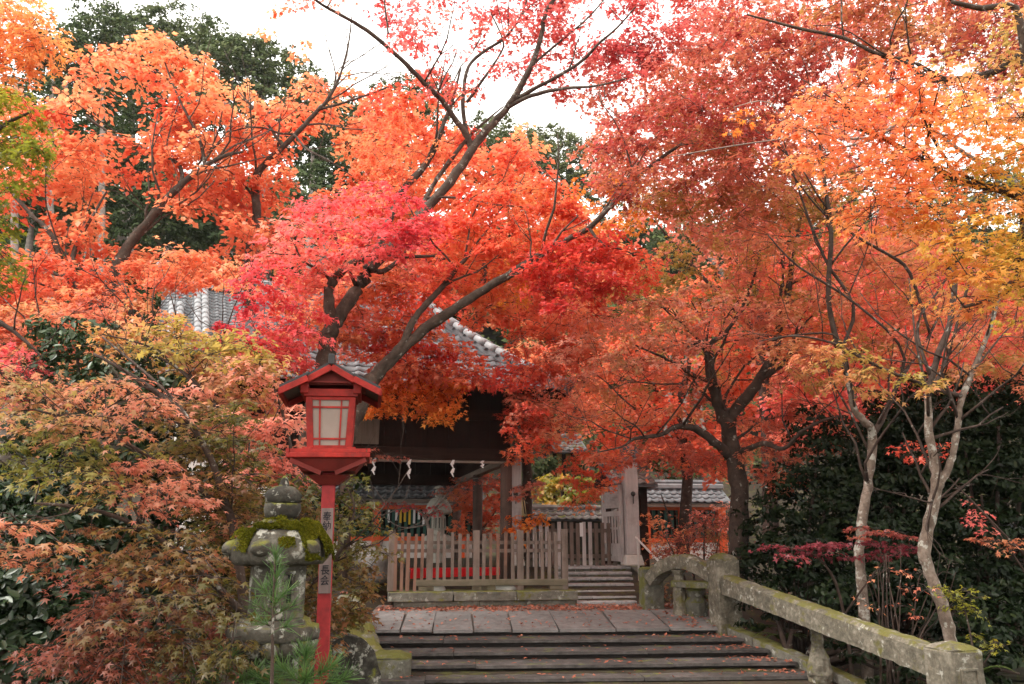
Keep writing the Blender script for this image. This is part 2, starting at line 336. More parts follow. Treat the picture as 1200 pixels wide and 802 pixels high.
def norm(a): return a / np.maximum(np.linalg.norm(a, axis=1, keepdims=True), 1e-9)
def np_mesh(name, V, Q, mat, t=None):
    me = bpy.data.meshes.new(name); nv, nf = len(V), len(Q); k = Q.shape[1]
    me.vertices.add(nv); me.vertices.foreach_set('co', V.astype(np.float32).ravel())
    me.loops.add(nf * k); me.loops.foreach_set('vertex_index', Q.astype(np.int32).ravel())
    me.polygons.add(nf); me.polygons.foreach_set('loop_start', np.arange(0, nf * k, k, dtype=np.int32))
    me.update(calc_edges=True)
    if t is not None:
        a = me.attributes.new('t', 'FLOAT', 'FACE'); a.data.foreach_set('value', t.astype(np.float32))
    me.materials.append(mat); return me
def leaves_mesh(name, P, H, N, size, shape, mat, t):
    """P positions, H directions of the leaf tips, N normals"""
    T, Q = LEAF[shape]; H = norm(H); N = norm(N - H * np.sum(N * H, axis=1, keepdims=True)); Y = np.cross(N, H)
    V = (P[:, None, :] + size[:, None, None] * (T[None, :, 0, None] * H[:, None, :] + T[None, :, 1, None] * Y[:, None, :] + T[None, :, 2, None] * N[:, None, :])).reshape(-1, 3)
    F = (Q[None] + (np.arange(len(P)) * len(T))[:, None, None]).reshape(-1, 4)
    return np_mesh(name, V, F, mat, np.repeat(t, len(Q)))
def twigs_arrays(A, Mid, B, r0, r1):
    """three-sided twigs from A over Mid to B"""
    n = len(A); D = norm(B - A); ref = np.tile([.2, .1, .97], (n, 1)); X = norm(np.cross(D, ref) + 1e-4); Yv = np.cross(D, X); V = np.zeros((n, 9, 3))
    for i, (C, r) in enumerate(((A, r0), (Mid, (r0 + r1) / 2), (B, r1))):
        for k in range(3):
            a = 2.094 * k; V[:, i * 3 + k] = C + (X * math.cos(a) + Yv * math.sin(a)) * np.asarray(r)[:, None]
    q = np.array([(i * 3 + k, (i + 1) * 3 + k, (i + 1) * 3 + (k + 1) % 3, i * 3 + (k + 1) % 3) for i in range(2) for k in range(3)])
    return V.reshape(-1, 3), (q[None] + (np.arange(n) * 9)[:, None, None]).reshape(-1, 4)
def in_poly(x, y, poly):
    c = np.zeros(len(x), bool); n = len(poly); j = n - 1
    for i in range(n):
        xi, yi = poly[i]; xj, yj = poly[j]
        k = ((yi > y) != (yj > y)) & (x < (xj - xi) * (y - yi) / (yj - yi + 1e-9) + xi); c ^= k; j = i
    return c
def catmull(pts, step=5):
    P = np.array(pts, float); n = len(P)
    if n < 3: return np.array([P[0] + (P[-1] - P[0]) * i / step for i in range(step + 1)])
    o = []
    for i in range(n - 1):
        p0, p1, p2, p3 = P[max(i - 1, 0)], P[i], P[i + 1], P[min(i + 2, n - 1)]
        for k in range(step):
            t = k / step
            o.append(.5 * ((2 * p1) + (p2 - p0) * t + (2 * p0 - 5 * p1 + 4 * p2 - p3) * t * t + (3 * p1 - p0 - 3 * p2 + p3) * t ** 3))
    o.append(P[-1]); return np.array(o)

class Tree:
    """a tree: limbs traced as points, crown regions filled with sprays of leaves, twigs grown from the limbs to every spray"""
    def __init__(s, name, label, cat, base, bark, twig, group=None, dY=0.0, rs=1.0, dn=1.0):
        s.dY = dY; s.rs = rs; s.dn = dn; base = np.array(base, float)
        s.root = thing(name, label, cat, tuple(base), 0, group); s.base = np.array(base, float)
        s.mb = MB(); s.mb2 = MB(); s.bark2 = None; s.nodes = []; s.bark = M[bark]; s.twig = M[twig]; s.tw = []; s.crown = []; s.ns = 0
    def limb(s, pts, seg=8, wob=.035, sm=4, top=False):
        """pts: (px, py, Y, radius in m)"""
        W = np.array([np.append(at(a, b, c + s.dY), r * s.rs) for a, b, c, r in pts]); W = catmull(W, sm)
        W[1:-1, :3] += RNG.normal(size=(len(W) - 2, 3)) * W[1:-1, 3:4] * .09
        (s.mb2 if top else s.mb).tube(W[:, :3] - s.base, np.maximum(W[:, 3], .004) * (1 + RNG.normal(size=len(W)) * .05), seg, wob=wob); s.nodes.append(W); return s
    def fill(s, poly, Y, spacing, rad_, n, size, shape, mat, cbias=.5, cvar=.6, freq=1.1, holes=(), keep=1.0, thick=.12, flat=.3, trend=None, droop=.22, patch=None):
        spacing = spacing * SPACE; n = n * DENS * s.dn
        poly = [tuple(map(float, p)) for p in poly]; xs = [p[0] for p in poly]; ys = [p[1] for p in poly]
        m = int((max(xs) - min(xs)) * (max(ys) - min(ys)) / spacing ** 2 * 9) + 10
        X = RNG.uniform(min(xs), max(xs), m); Z = RNG.uniform(min(ys), max(ys), m); ok = in_poly(X, Z, poly)
        for h in holes: ok &= ~in_poly(X, Z, h)
        X, Z = X[ok], Z[ok]; got = []
        cell = {}
        for x, z in zip(X, Z):
            k = (int(x // spacing), int(z // spacing)); bad = False
            for i in (-1, 0, 1):
                for j in (-1, 0, 1):
                    for (a, b) in cell.get((k[0] + i, k[1] + j), ()):
                        if (a - x) ** 2 + ((b - z) * 1.45) ** 2 < spacing ** 2: bad = True
            if not bad: cell.setdefault(k, []).append((x, z)); got.append((x, z))
        if not got: return s
        got = np.array(got); yy = RNG.uniform(Y[0], Y[1], len(got)) + s.dY
        P = np.array([at(a, b, c) for (a, b), c in zip(got, yy)])
        if keep < 1:
            kk = vnoise(P, 1.9) + RNG.normal(size=len(P)) * .12; kp = kk > np.quantile(kk, 1 - keep); P = P[kp]; got = got[kp]
        s.sprays(P, rad_, n, size, shape, mat, cbias, cvar, freq, thick, flat, trend, droop, got, patch); return s
    def sprays(s, P, rad_, n, size, shape, mat, cbias=.5, cvar=.6, freq=1.1, thick=.12, flat=.3, trend=None, droop=.22, got=None, patch=None):
        n_p = len(P); Nd = np.vstack(s.nodes)[:, :3]; Nr = np.vstack(s.nodes)[:, 3]
        # connect every spray to the nearest point already part of the tree
        d0 = np.array([np.min(np.sum((Nd - p) ** 2, axis=1)) for p in P]); order = np.argsort(d0)
        pos = [Nd]; allp = Nd.copy(); allr = Nr.copy(); D = np.zeros((n_p, 3)); A = np.zeros((n_p, 3)); Mi = np.zeros((n_p, 3)); R0 = np.zeros(n_p)
        buf = np.zeros((n_p, 3)); cnt = 0
        for i in order:
            p = P[i]; e = p - allp; ds = np.sum(e * e, axis=1) + np.where(e[:, 2] < -.1, (e[:, 2] * 1.0) ** 2, 0); j = int(np.argmin(ds)); q = allp[j]; rq = allr[j]
            if cnt:
                e2 = p - buf[:cnt]; d2 = np.sum(e2 * e2, axis=1) * 1.15; j2 = int(np.argmin(d2))
                if d2[j2] < ds[j]: q = buf[j2]; rq = .007
            A[i] = q; v = p - q; L = np.linalg.norm(v); D[i] = v / max(L, 1e-6); Mi[i] = q + v * .5 + np.array([0, 0, .10 * L]) + RNG.normal(size=3) * .07 * L
            R0[i] = min(rq * .7, .004 + .006 * L); buf[cnt] = p; cnt += 1
        s.tw.append(twigs_arrays(A, Mi, P, np.maximum(R0, .004), np.full(n_p, .0032)))
        # sub-twigs fan out, nearly level
        D[:, 2] *= .3; D = norm(D + RNG.normal(size=(n_p, 3)) * np.array([.35, .35, .12])); K = 5
        az = np.arctan2(D[:, 1], D[:, 0]); rr = rad_ * RNG.uniform(.7, 1.3, n_p); tiltx, tilty = RNG.normal(size=n_p) * flat, RNG.normal(size=n_p) * flat
        ang = az[:, None] + np.linspace(-1.9, 1.9, K)[None] + RNG.normal(size=(n_p, K)) * .25
        TD = np.stack([np.cos(ang), np.sin(ang), np.cos(ang) * tiltx[:, None] + np.sin(ang) * tilty[:, None] + .05], -1)
        TL = rr[:, None] * RNG.uniform(.65, 1.1, (n_p, K)) * (1 - .22 * np.abs(np.linspace(-1, 1, K)))[None]
        dr = np.array([0, 0, -1.0])
        st = np.repeat(P[:, None, :] - D[:, None, :] * (rr * .35)[:, None, None], K, axis=1)
        e = st + TD * TL[..., None] + dr * (droop * TL)[..., None]; mid = st + TD * (TL * .55)[..., None] + dr * (droop * TL * .2)[..., None]
        s.tw.append(twigs_arrays(st.reshape(-1, 3), mid.reshape(-1, 3), e.reshape(-1, 3), np.full(n_p * K, .0036), np.full(n_p * K, .0018)))
        # leaves along them
        nn = np.maximum(4, RNG.poisson(n, n_p)); ip = np.repeat(np.arange(n_p), nn); T = len(ip); ik = RNG.integers(0, K, T); u = RNG.uniform(.12, 1.08, T) ** .8
        td = TD[ip, ik]; L = TL[ip, ik]; side = np.stack([-td[:, 1], td[:, 0], np.zeros(T)], -1) * RNG.choice([-1, 1], T)[:, None]
        lp = st[ip, 0, :] + td * (L * u)[:, None] + dr * (droop * L * u * u)[:, None] + side * (RNG.uniform(.0, .36, T) * L * (1.1 - .6 * u) + size * .5)[:, None]
        lp[:, 2] += RNG.normal(size=T) * thick * (rr[ip])
        H = td * .8 + side * RNG.uniform(.2, 1.1, T)[:, None] + dr * RNG.uniform(.05, .75, T)[:, None] + RNG.normal(size=(T, 3)) * .25
        N = np.tile([0, 0, 1.0], (T, 1)) + RNG.normal(size=(T, 3)) * .42 + td * .2
        sz = size * RNG.uniform(.7, 1.25, T)
        t = cbias + (vnoise(lp, freq) - .5) * cvar + (vnoise(P, 3.1)[ip] - .5) * cvar * .6 + RNG.normal(size=T) * .09
        if trend is not None: t = t + trend(got[ip, 0], got[ip, 1])
        s.crown.append((lp, H, N, sz, shape, mat, np.clip(t, 0, 1)))
    def branches(s, n, ln=(.7, 1.8), toward=-.25, up=.45, rmax=.03):
        """side branches that leave the limbs and fork once or twice"""
        ns = [k for k in s.nodes if len(k) > 6]; w_ = np.array([len(k) for k in ns], float)
        for _ in range(n):
            L = ns[RNG.choice(len(ns), p=w_ / w_.sum())]; i = int(RNG.integers(len(L) // 3, len(L) - 1)); p = L[i, :3]; r = min(L[i, 3] * .5, rmax)
            d0 = L[min(i + 1, len(L) - 1), :3] - L[i - 1, :3]; d0 /= np.linalg.norm(d0) + 1e-9
            def grow(p, d, l, r, depth):
                pts = [p]; m = 5
                for k in range(m):
                    d = d + RNG.normal(size=3) * .2 + np.array([0, 0, .04]); d /= np.linalg.norm(d); pts.append(pts[-1] + d * l / m)
                pts = np.array(pts); rr = np.linspace(r, r * .35, m + 1); (s.mb2 if s.bark2 else s.mb).tube(pts - s.base, rr, 5); s.nodes.append(np.c_[pts, rr])
                if depth:
                    for _k in range(2):
                        j = int(RNG.integers(2, m)); e = d + RNG.normal(size=3) * .55; grow(pts[j], e / np.linalg.norm(e), l * RNG.uniform(.45, .7), rr[j] * .65, depth - 1)
            d = d0 * .5 + RNG.normal(size=3) * np.array([.7, .3, .4]) + np.array([0, toward, up]); grow(p, d / np.linalg.norm(d), RNG.uniform(*ln), r, 2)
        return s
    def done(s):
        tr = link('trunk', s.mb.mesh('trunk', s.bark, True), s.root)
        if s.mb2.v: link('limbs', s.mb2.mesh('limbs', M[s.bark2], True), s.root)
        V, Q = [], []; k = 0
        for v, q in s.tw: V.append(v - s.base); Q.append(q + k); k += len(v)
        if V: link('twigs', np_mesh('twigs', np.vstack(V), np.vstack(Q), s.twig), s.root)['kind'] = 'stuff'
        by = {}
        for lp, H, N, sz, sh, mat, t in s.crown: by.setdefault((sh, mat), []).append((lp, H, N, sz, t))
        for (sh, mat), L in by.items():
            a = [np.concatenate([l[i] for l in L]) for i in range(5)]
            c = link('crown', leaves_mesh('crown', a[0] - s.base, a[1], a[2], a[3], sh, LM[mat], a[4]), s.root); c['kind'] = 'stuff'
            NLEAF[0] += len(a[0]); NTRI[0] += len(a[0]) * len(LEAF[sh][1]) * 2
        return s.root
HAZE = .0003
NLEAF = [0]; NTRI = [0]; SPACE, DENS = .88, 1.85
def blob(root, base, centres, radii, n, size, shape, mat, cbias=.5, clump=.25, name='foliage', stretch=1.0):
    """dense evergreen foliage: leaves on the skins of many overlapping leafy clumps"""
    P = []; Nn = []; tt = []
    for c, r in zip(centres, radii):
        r = np.broadcast_to(np.asarray(r, float), (3,)); m = max(3, int(n * (r[0] * r[1] + r[0] * r[2] + r[1] * r[2]) / 3 / (clump ** 2) * 2.2))
        d = norm(RNG.normal(size=(m, 3))); d[:, 2] = np.where(d[:, 2] < -.35, -d[:, 2], d[:, 2]); cc = np.asarray(c) + d * r * RNG.uniform(.62, 1.08, (m, 1))
        k = 26; q = norm(RNG.normal(size=(m, k, 3)).reshape(-1, 3)).reshape(m, k, 3); q[..., 2] = np.abs(q[..., 2]) * .8 - .15
        rr = clump * RNG.uniform(.7, 1.35, (m, 1, 1))
        pp = cc[:, None, :] + q * rr * RNG.uniform(.4, 1.05, (m, k, 1)); P.append(pp.reshape(-1, 3)); Nn.append((q + d[:, None, :] * .6 + np.array([0, 0, .5])).reshape(-1, 3))
        tt.append(np.repeat(RNG.normal(size=m) * .16, k))
    P = np.vstack(P); Nn = norm(np.vstack(Nn) + RNG.normal(size=(len(P), 3)) * .35); tt = np.concatenate(tt)
    H = np.cross(Nn, norm(RNG.normal(size=(len(P), 3)))) + Nn * .35; t = np.clip(cbias + tt + RNG.normal(size=len(P)) * .14, 0, 1)
    o = link(name, leaves_mesh(name, P - np.asarray(base), H, Nn, size * RNG.uniform(.7, 1.3, len(P)), shape, LM[mat], t), root); o['kind'] = 'stuff'
    NLEAF[0] += len(P); NTRI[0] += len(P) * len(LEAF[shape][1]) * 2
    return o
#PART2
# ================================================================== THE SETTING: ground and hill
F1 = Frame(3.5); F2 = Frame(9.0); FP = Frame(12.5)
B0 = F1.bof(640, 12.3); TR, RI = .47, .094                    # landing front edge, tread and riser of the front steps
def smooth(a, b, x): t = np.clip((x - a) / (b - a), 0, 1); return t * t * (3 - 2 * t)
CURB0 = np.array(F1.pl(846, 731, B0) + (0,))[:1][0]           # a of the curb at the landing
def curb_a(b): return CURB0 + (B0 - b) * .39                  # the curb flares out towards the bottom
LEFT_A = F1.pl(443, 738, B0)[0]
def ground_z(x, y):
    a = x * F1.R[0] + y * F1.R[1]; b = x * F1.D[0] + y * F1.D[1]
    run = np.interp(b, [-5, 8.6, B0, B0 + 1.7, 14.3, 15.0, 17.2, 24, 27], [-.68, -.68, -.16, .02, .1, .3, .72, .78, .9])
    left = np.interp(b, [-5, 3, 8, 11.5, 14, 17, 27], [-.7, -.62, -.35, .15, .35, .7, .9])
    right = np.interp(b, [-5, 6, 11, 13.5, 15.5, 20, 27], [-1.3, -1.2, -1.0, -.45, .1, .6, .9])
    k = smooth(LEFT_A - .5, LEFT_A - .1, a); z = left * (1 - k) + run * k
    ca = CURB0 + np.clip(B0 - b, -1.5, 5) * .39
    k2 = smooth(ca + .25, ca + .7, a); z = z * (1 - k2) + right * k2
    h = np.clip(y - 27, 0, 38) * .60 + np.clip(y - 65, 0, 500) * .12
    h = h * (1.0 + .22 * smooth(-4, -25, x) * 1.0)
    bump_ = .05 * np.sin(x * 1.7 + y * .9) * np.sin(y * 1.3 - x * .6)
    return z + h + bump_ * (1 - k * (1 - k2))
gx = np.concatenate([np.linspace(-120, -16, 18), np.arange(-15, 15.01, .25), np.linspace(16, 120, 18)])
gy = np.concatenate([np.linspace(-40, -4, 8), np.arange(-3, 29, .25), np.linspace(29.5, 90, 50), np.linspace(96, 150, 6)])
GX, GY = np.meshgrid(gx, gy); GZ = ground_z(GX, GY)
V = np.stack([GX.ravel(), GY.ravel(), GZ.ravel()], -1); nx, ny = len(gx), len(gy)
ii = (np.arange(ny - 1)[:, None] * nx + np.arange(nx - 1)[None]).ravel()
me = np_mesh('ground', V, np.stack([ii, ii + 1, ii + nx + 1, ii + nx], -1), M['soil']); me.shade_smooth()
tag(link('ground', me), kind='structure')
def gz(x, y): return float(ground_z(np.array([x]), np.array([y]))[0])

# ------------------------------------------------------------------ front steps, landing, gravel strip
steps = tag(bpy.data.objects.new('stone_steps', None), kind='structure'); COL.objects.link(steps); steps.rotation_euler = (0, 0, F1.y)
for n in range(1, 8):
    zt = -n * RI; bf = B0 - n * TR; a0 = LEFT_A - .25; a1 = curb_a(bf) - .02
    cuts = [a0] + sorted(random.uniform(a0 + .22 * i * (a1 - a0) + .6, a0 + .22 * i * (a1 - a0) + 1.4) for i in (0.2, 2.2)) + [a1]
    for i in range(len(cuts) - 1):
        dz = random.uniform(-.006, .006); db = random.uniform(-.012, .012)
        o = MB().box(cuts[i] + .004, cuts[i + 1] - .004, bf + db, bf + TR + .10, zt - .036 + dz, zt + dz).build('step_stone', M['step'], steps)
        rough_mesh(o, 5, .012, .07)
        o = MB().box(cuts[i] + .002, cuts[i + 1] - .002, bf + .075, bf + TR + .06, zt - .17, zt - .038 + dz).build('riser_stone', M['riser'], steps); rough_mesh(o, 4, .02, .09)
land = tag(bpy.data.objects.new('landing_paving', None), kind='structure'); COL.objects.link(land); land.rotation_euler = (0, 0, F1.y)
edges = [F1.pl(px, 738, B0)[0] for px in (432, 469, 507, 555, 600, 655, 722, 785, 850)]
SL = .105
for i in range(8):
    a0, a1 = edges[i] + .012, edges[i + 1] - .012; b0, b1 = B0 + random.uniform(-.012, .01), B0 + 1.35 + random.uniform(-.03, .05); dz = random.uniform(-.008, .008)
    z0, z1 = dz, SL * (b1 - B0) + dz
    mb = MB(); sk = random.uniform(-.03, .03)
    mb.add([(a0, b0, z0 - .04), (a1, b0, z0 - .04), (a1 + sk, b1, z1 - .08), (a0 + sk, b1, z1 - .08), (a0, b0, z0), (a1, b0, z0), (a1 + sk, b1, z1), (a0 + sk, b1, z1)],
           [(3, 2, 1, 0), (4, 5, 6, 7), (0, 1, 5, 4), (1, 2, 6, 5), (2, 3, 7, 6), (3, 0, 4, 7)])
    o = mb.build('paving_slab', M['paving'], land); rough_mesh(o, 5, .012, .12)
MB().box(LEFT_A - .3, curb_a(B0), B0 + .075, B0 + .5, -.2, -.045).build('riser_stone', M['riser'], land)
mb = MB(); a0, a1 = LEFT_A - .6, CURB0 + .3
mb.add([(a0, B0 + .05, -.055), (a1, B0 + .05, -.055), (a1, B0 + 2.1, .175), (a0, B0 + 2.1, .175), (a1, B0 + 2.16, .177), (a0, B0 + 2.16, .177)], [(0, 1, 2, 3), (3, 2, 4, 5)])
gs = mb.build('gravel_path', M['gravel'], None, rot=(0, 0, F1.y)); tag(gs, kind='structure')

# curb along the right of the steps (a run of mossy blocks)
curb = thing('stone_curb', 'low mossy stone curb running down beside the steps under the balustrade', 'curb', (0, 0, 0), F1.y)
for i in range(5):
    b1 = B0 + .35 - i * .95; b0 = b1 - .93
    zz = lambda b: (-(B0 - b) * .2 if b < B0 else (b - B0) * SL)
    w_ = .2
    v = [(curb_a(b) + da, b, zz(b) + dz) for b in (b0, b1) for dz in (-.35, .05) for da in (0, w_)]
    o = MB().add(v, [(0, 1, 3, 2), (4, 6, 7, 5), (0, 4, 5, 1), (2, 3, 7, 6), (0, 2, 6, 4), (1, 5, 7, 3)]).build('curb_stone', M['curb'], curb); rough_mesh(o, 4, .018, .12)

# ------------------------------------------------------------------ stone balustrade
bal = thing('stone_balustrade', 'mossy stone balustrade with arched rail, square posts and long sloping rail', 'balustrade', tuple(at(851, 730, 12.5)))
bo = np.array(bal.location)
def stone_post(name, c, wid, z0, z1, yaw, cap, mat, panel=False):
    h = wid / 2; mb = MB()
    mb.box(-h, h, -h, h, 0, z1 - z0 - cap)
    mb.frustum((-h, h, -h, h, z1 - z0 - cap), (-h * .62, h * .62, -h * .62, h * .62, z1 - z0 - cap * .3)); mb.frustum((-h * .62, h * .62, -h * .62, h * .62, z1 - z0 - cap * .3), (-h * .12, h * .12, -h * .12, h * .12, z1 - z0))
    o = mb.build(name, mat, bal, bev=.015, loc=(c[0] - bo[0], c[1] - bo[1], z0 - bo[2]), rot=(0, 0, rad(yaw))); rough_mesh(o, 3, .035, .16)
    if panel:
        q = MB(); x0, x1, za, zb = -h * .55, h * .55, (z1 - z0) - .62, (z1 - z0) - .22
        for (p, r, s, t) in ((x0, x1, zb - .025, zb), (x0, x1, za, za + .025), (x0, x0 + .025, za + .025, zb - .025), (x1 - .025, x1, za + .025, zb - .025)): q.box(p, r, -h - .018, -h + .03, s, t)
        q.build('post_panel', mat, o, bev=.006)
    return o
pA = at(764, 716, 14.1); pB = at(851, 728, 12.55); pC = at(1119, 790, 8.1)
stone_post('post', pA, .33, -.1, at(762, 664, 14.1)[2], 10, .03, M['rail_dark'])
stone_post('post', pB, .36, -.2, at(851, 648, 12.5)[2], 13, .10, M['rail'])
stone_post('post', pC, .36, -1.2, at(1117, 753, 8.0)[2], 14, .07, M['rail'], True)
def sweep(pts, wd, ht, name, mat, parent, org, side=None):
    P = [Vector(p) for p in pts]; vs = []; n = len(P)
    for i, p in enumerate(P):
        d = (P[min(i + 1, n - 1)] - P[max(i - 1, 0)]).normalized(); r = Vector((d.y, -d.x, 0)).normalized(); u = r.cross(d)
        for sz, sx in ((-1, -1), (-1, 1), (.72, 1), (1, .62), (1, -.62), (.72, -1)): vs.append(p + r * (sx * wd / 2) + u * (sz * ht / 2) - Vector(org))
    m = 6; fs = [(i * m + k, i * m + (k + 1) % m, (i + 1) * m + (k + 1) % m, (i + 1) * m + k) for i in range(n - 1) for k in range(m)] + [tuple(range(m)), tuple(range((n - 1) * m, n * m))]
    return MB().add(vs, fs).build(name, mat, parent)
r0 = at(853, 685, 12.35); r1 = at(1104, 777, 8.28)
o = sweep([r0 + (r1 - r0) * t for t in np.linspace(0, 1, 26)], .23, .265, 'rail', M['rail'], bal, bo); rough_mesh(o, 3, .03, .15)
arc = []
for px, py, Y in ((764, 680, 13.95), (772, 670, 13.8), (783, 662.5, 13.6), (795, 658.5, 13.4), (803, 658, 13.25)): arc.append(at(px, py, Y))
o = sweep(catmull(arc, 4), .24, .22, 'arched_rail', M['rail'], bal, bo); rough_mesh(o, 3, .03, .12)
arc = [at(px, py, Y) for px, py, Y in ((803.5, 658, 13.24), (812, 660, 13.1), (824, 666, 12.95), (837, 674, 12.8))]
o = sweep(catmull(arc, 4), .24, .22, 'arched_rail', M['rail'], bal, bo); rough_mesh(o, 3, .03, .12)
c = at(797, 712, 13.4); z1 = at(797, 668, 13.4)[2]
o = MB().lathe([(.12, c[2] - .15), (.10, c[2] + .25), (.075, z1 - .08), (.12, z1 - .02), (.12, z1)], 8, c=(c[0] - bo[0], c[1] - bo[1])).build('baluster', M['rail'], bal, loc=(0, 0, -bo[2])); rough_mesh(o, 2, .03, .1)
c = at(816, 712, 13.35); z1 = at(818, 681, 13.35)[2]
o = MB().lathe([(.17, c[2] - .2), (.19, c[2] + .08), (.13, c[2] + .16), (.15, c[2] + .26), (.11, z1 - .06), (.2, z1)], 12, c=(c[0] - bo[0], c[1] - bo[1])).build('baluster', M['rail_dark'], bal, loc=(0, 0, -bo[2])); rough_mesh(o, 2, .03, .1)
q0 = at(790, 684, 13.45); q1 = at(836, 686, 12.75)
o = sweep([q0, (q0 + q1) / 2, q1], .16, .10, 'lower_rail', M['rail_dark'], bal, bo); rough_mesh(o, 3, .02, .1)
for (px, py, Y, s) in ((955, 775, 10.6, .62),):      # carved supports below the sloping rail
    c = at(px, py, Y); zt = float(np.interp(Y, [r1[1], r0[1]], [r1[2], r0[2]])) - .13
    h = zt - c[2] + .3
    o = MB().lathe([(.22 * s, 0), (.26 * s, h * .2), (.2 * s, h * .42), (.12 * s, h * .6), (.11 * s, h * .8), (.2 * s, h)], 12, c=(c[0] + .05 - bo[0], c[1] - bo[1])).build('carved_support', M['rail'], bal, loc=(0, 0, c[2] - .3 - bo[2])); rough_mesh(o, 3, .07, .14)

# ------------------------------------------------------------------ stones on the other side of the steps
pl_ = thing('mossy_parapet', 'mossy sloping stone parapet ending in a low square post beside the steps', 'parapet', tuple(at(452, 790, 10.6)))
po = np.array(pl_.location)
c = at(453, 800, 10.55); zt = at(452, 766, 10.55)[2]
h = .27; mb = MB().box(-h, h, -h, h, -.75, -.06); mb.frustum((-h, h, -h, h, -.06), (-h * .5, h * .5, -h * .5, h * .5, 0))
o = mb.build('post', M['rail_dark'], pl_, bev=.02, loc=(c[0] - po[0], c[1] + .2 - po[1], zt - po[2]), rot=(0, 0, rad(5))); rough_mesh(o, 3, .05, .16)
s0, s1 = at(408, 700, 12.6), at(434, 772, 10.9)
o = sweep([s0 + (s1 - s0) * t + np.array([0, 0, -.16]) for t in np.linspace(0, 1, 14)], .42, .4, 'coping', M['curb'], pl_, po); rough_mesh(o, 3, .07, .2)
sl = thing('upright_stone_slab', 'dark round-topped stone slab standing beside the red lamp post', 'stone slab', tuple(at(412, 800, 8.6)))
c = at(412, 800, 8.6); zt = at(412, 742, 8.6)[2]; hh = zt - c[2] + .6
prof = [(-.24, 0), (.27, 0), (.27, hh * .62), (.2, hh * .84), (.05, hh * .97), (-.1, hh), (-.24, hh * .94)]
o = MB().prism(prof, -.14, .14).build('slab', M['lantern_dark'], sl, loc=(0, 0, -.6), rot=(0, 0, rad(20))); rough_mesh(o, 4, .05, .18)

# ------------------------------------------------------------------ picket fence in front of the hall
bF = F2.bof(455, 14.15)
def FA(px, py=660): return F2.pl(px, py, bF)[0]
def FZ(py, px=560): return F2.pl(px, py, bF)[1]
base = F2.w(FA(560), bF, FZ(692))
fen = thing('picket_fence', 'weathered wooden picket fence on a mossy stone base in front of the hall', 'fence', base, F2.y)
a_ = FA(560); zb = FZ(692)
def fx(px): return FA(px) - a_
def fz(py): return FZ(py) - zb
for px in (458.5, 503.5, 558, 609.5, 661.5):
    MB().box(fx(px) - .055, fx(px) + .055, -.05, .05, fz(692), fz(621) + random.uniform(-.02, .02)).build('fence_post', M['fence'], fen, bev=.006)
pk = [464, 471, 478, 486, 494, 512, 520.5, 529.5, 538.5, 547.5, 566, 575, 583.5, 592, 600.5, 618.5, 627, 635, 643, 651]
for px in pk:
    x = fx(px) + random.uniform(-.008, .008); w_ = random.uniform(.024, .033); low = 692 if px < 488 else 680
    z1 = fz(624.5) + random.uniform(-.03, .02); tl = random.uniform(-.012, .012)
    mb = MB(); mb.add([(x - w_, -.052, fz(low)), (x + w_, -.052, fz(low)), (x + w_, -.018, fz(low)), (x - w_, -.018, fz(low)), (x - w_ + tl, -.052, z1), (x + w_ + tl, -.052, z1), (x + w_ + tl, -.018, z1), (x - w_ + tl, -.018, z1)],
                      [(3, 2, 1, 0), (4, 5, 6, 7), (0, 1, 5, 4), (1, 2, 6, 5), (2, 3, 7, 6), (3, 0, 4, 7)])
    mb.build('picket', M['fence_red'] if px < 500 or px in (592, 583.5, 575) else M['fence'], fen)
for py in (636, 645.5):
    MB().box(fx(457), fx(663), -.016, .022, fz(py) - .03, fz(py) + .03).build('fence_rail', M['fence'], fen)
MB().box(fx(488), fx(664), -.062, .04, fz(686.5), fz(679)).build('lower_beam', M['fence_beam'], fen, bev=.008)
for px in (500, 562, 572, 652): MB().box(fx(px) - .13, fx(px) + .13, -.05, .06, fz(692), fz(686.8)).build('beam_block', M['fence_beam'], fen, bev=.006)
for x0, x1, yt, yb, y0 in ((456, 530, 692, 703, -.3), (531, 602, 692, 703, -.3), (603, 672, 692, 703, -.3), (463, 560, 703, 713.5, -.22), (561, 672, 703, 713.5, -.22)):
    o = MB().box(fx(x0), fx(x1), y0, .35, fz(yb) - (.1 if yt > 700 else 0), fz(yt) - .004).build('base_stone', M['curb'], fen, bev=.01); rough_mesh(o, 4, .03, .12)
for px, wd, lb in ((510, .2, 'small white rock under the picket fence near its corner end'), (592, .26, 'flat white rock under the middle of the picket fence')):
    c = F2.w(FA(px), bF + .22, FZ(692) + .02); r = thing('white_rock', lb, 'rock', c, 0, 'white rocks under the picket fence')
    bm = bmesh.new(); bmesh.ops.create_icosphere(bm, subdivisions=3, radius=1); bmesh.ops.scale(bm, vec=(wd, .2, .12), verts=bm.verts); m_ = bpy.data.meshes.new('stone'); bm.to_mesh(m_); bm.free(); m_.shade_smooth()
    o = link('stone', m_, r, mat=M['white_rock']); rough_mesh(o, 1, .08, .2)

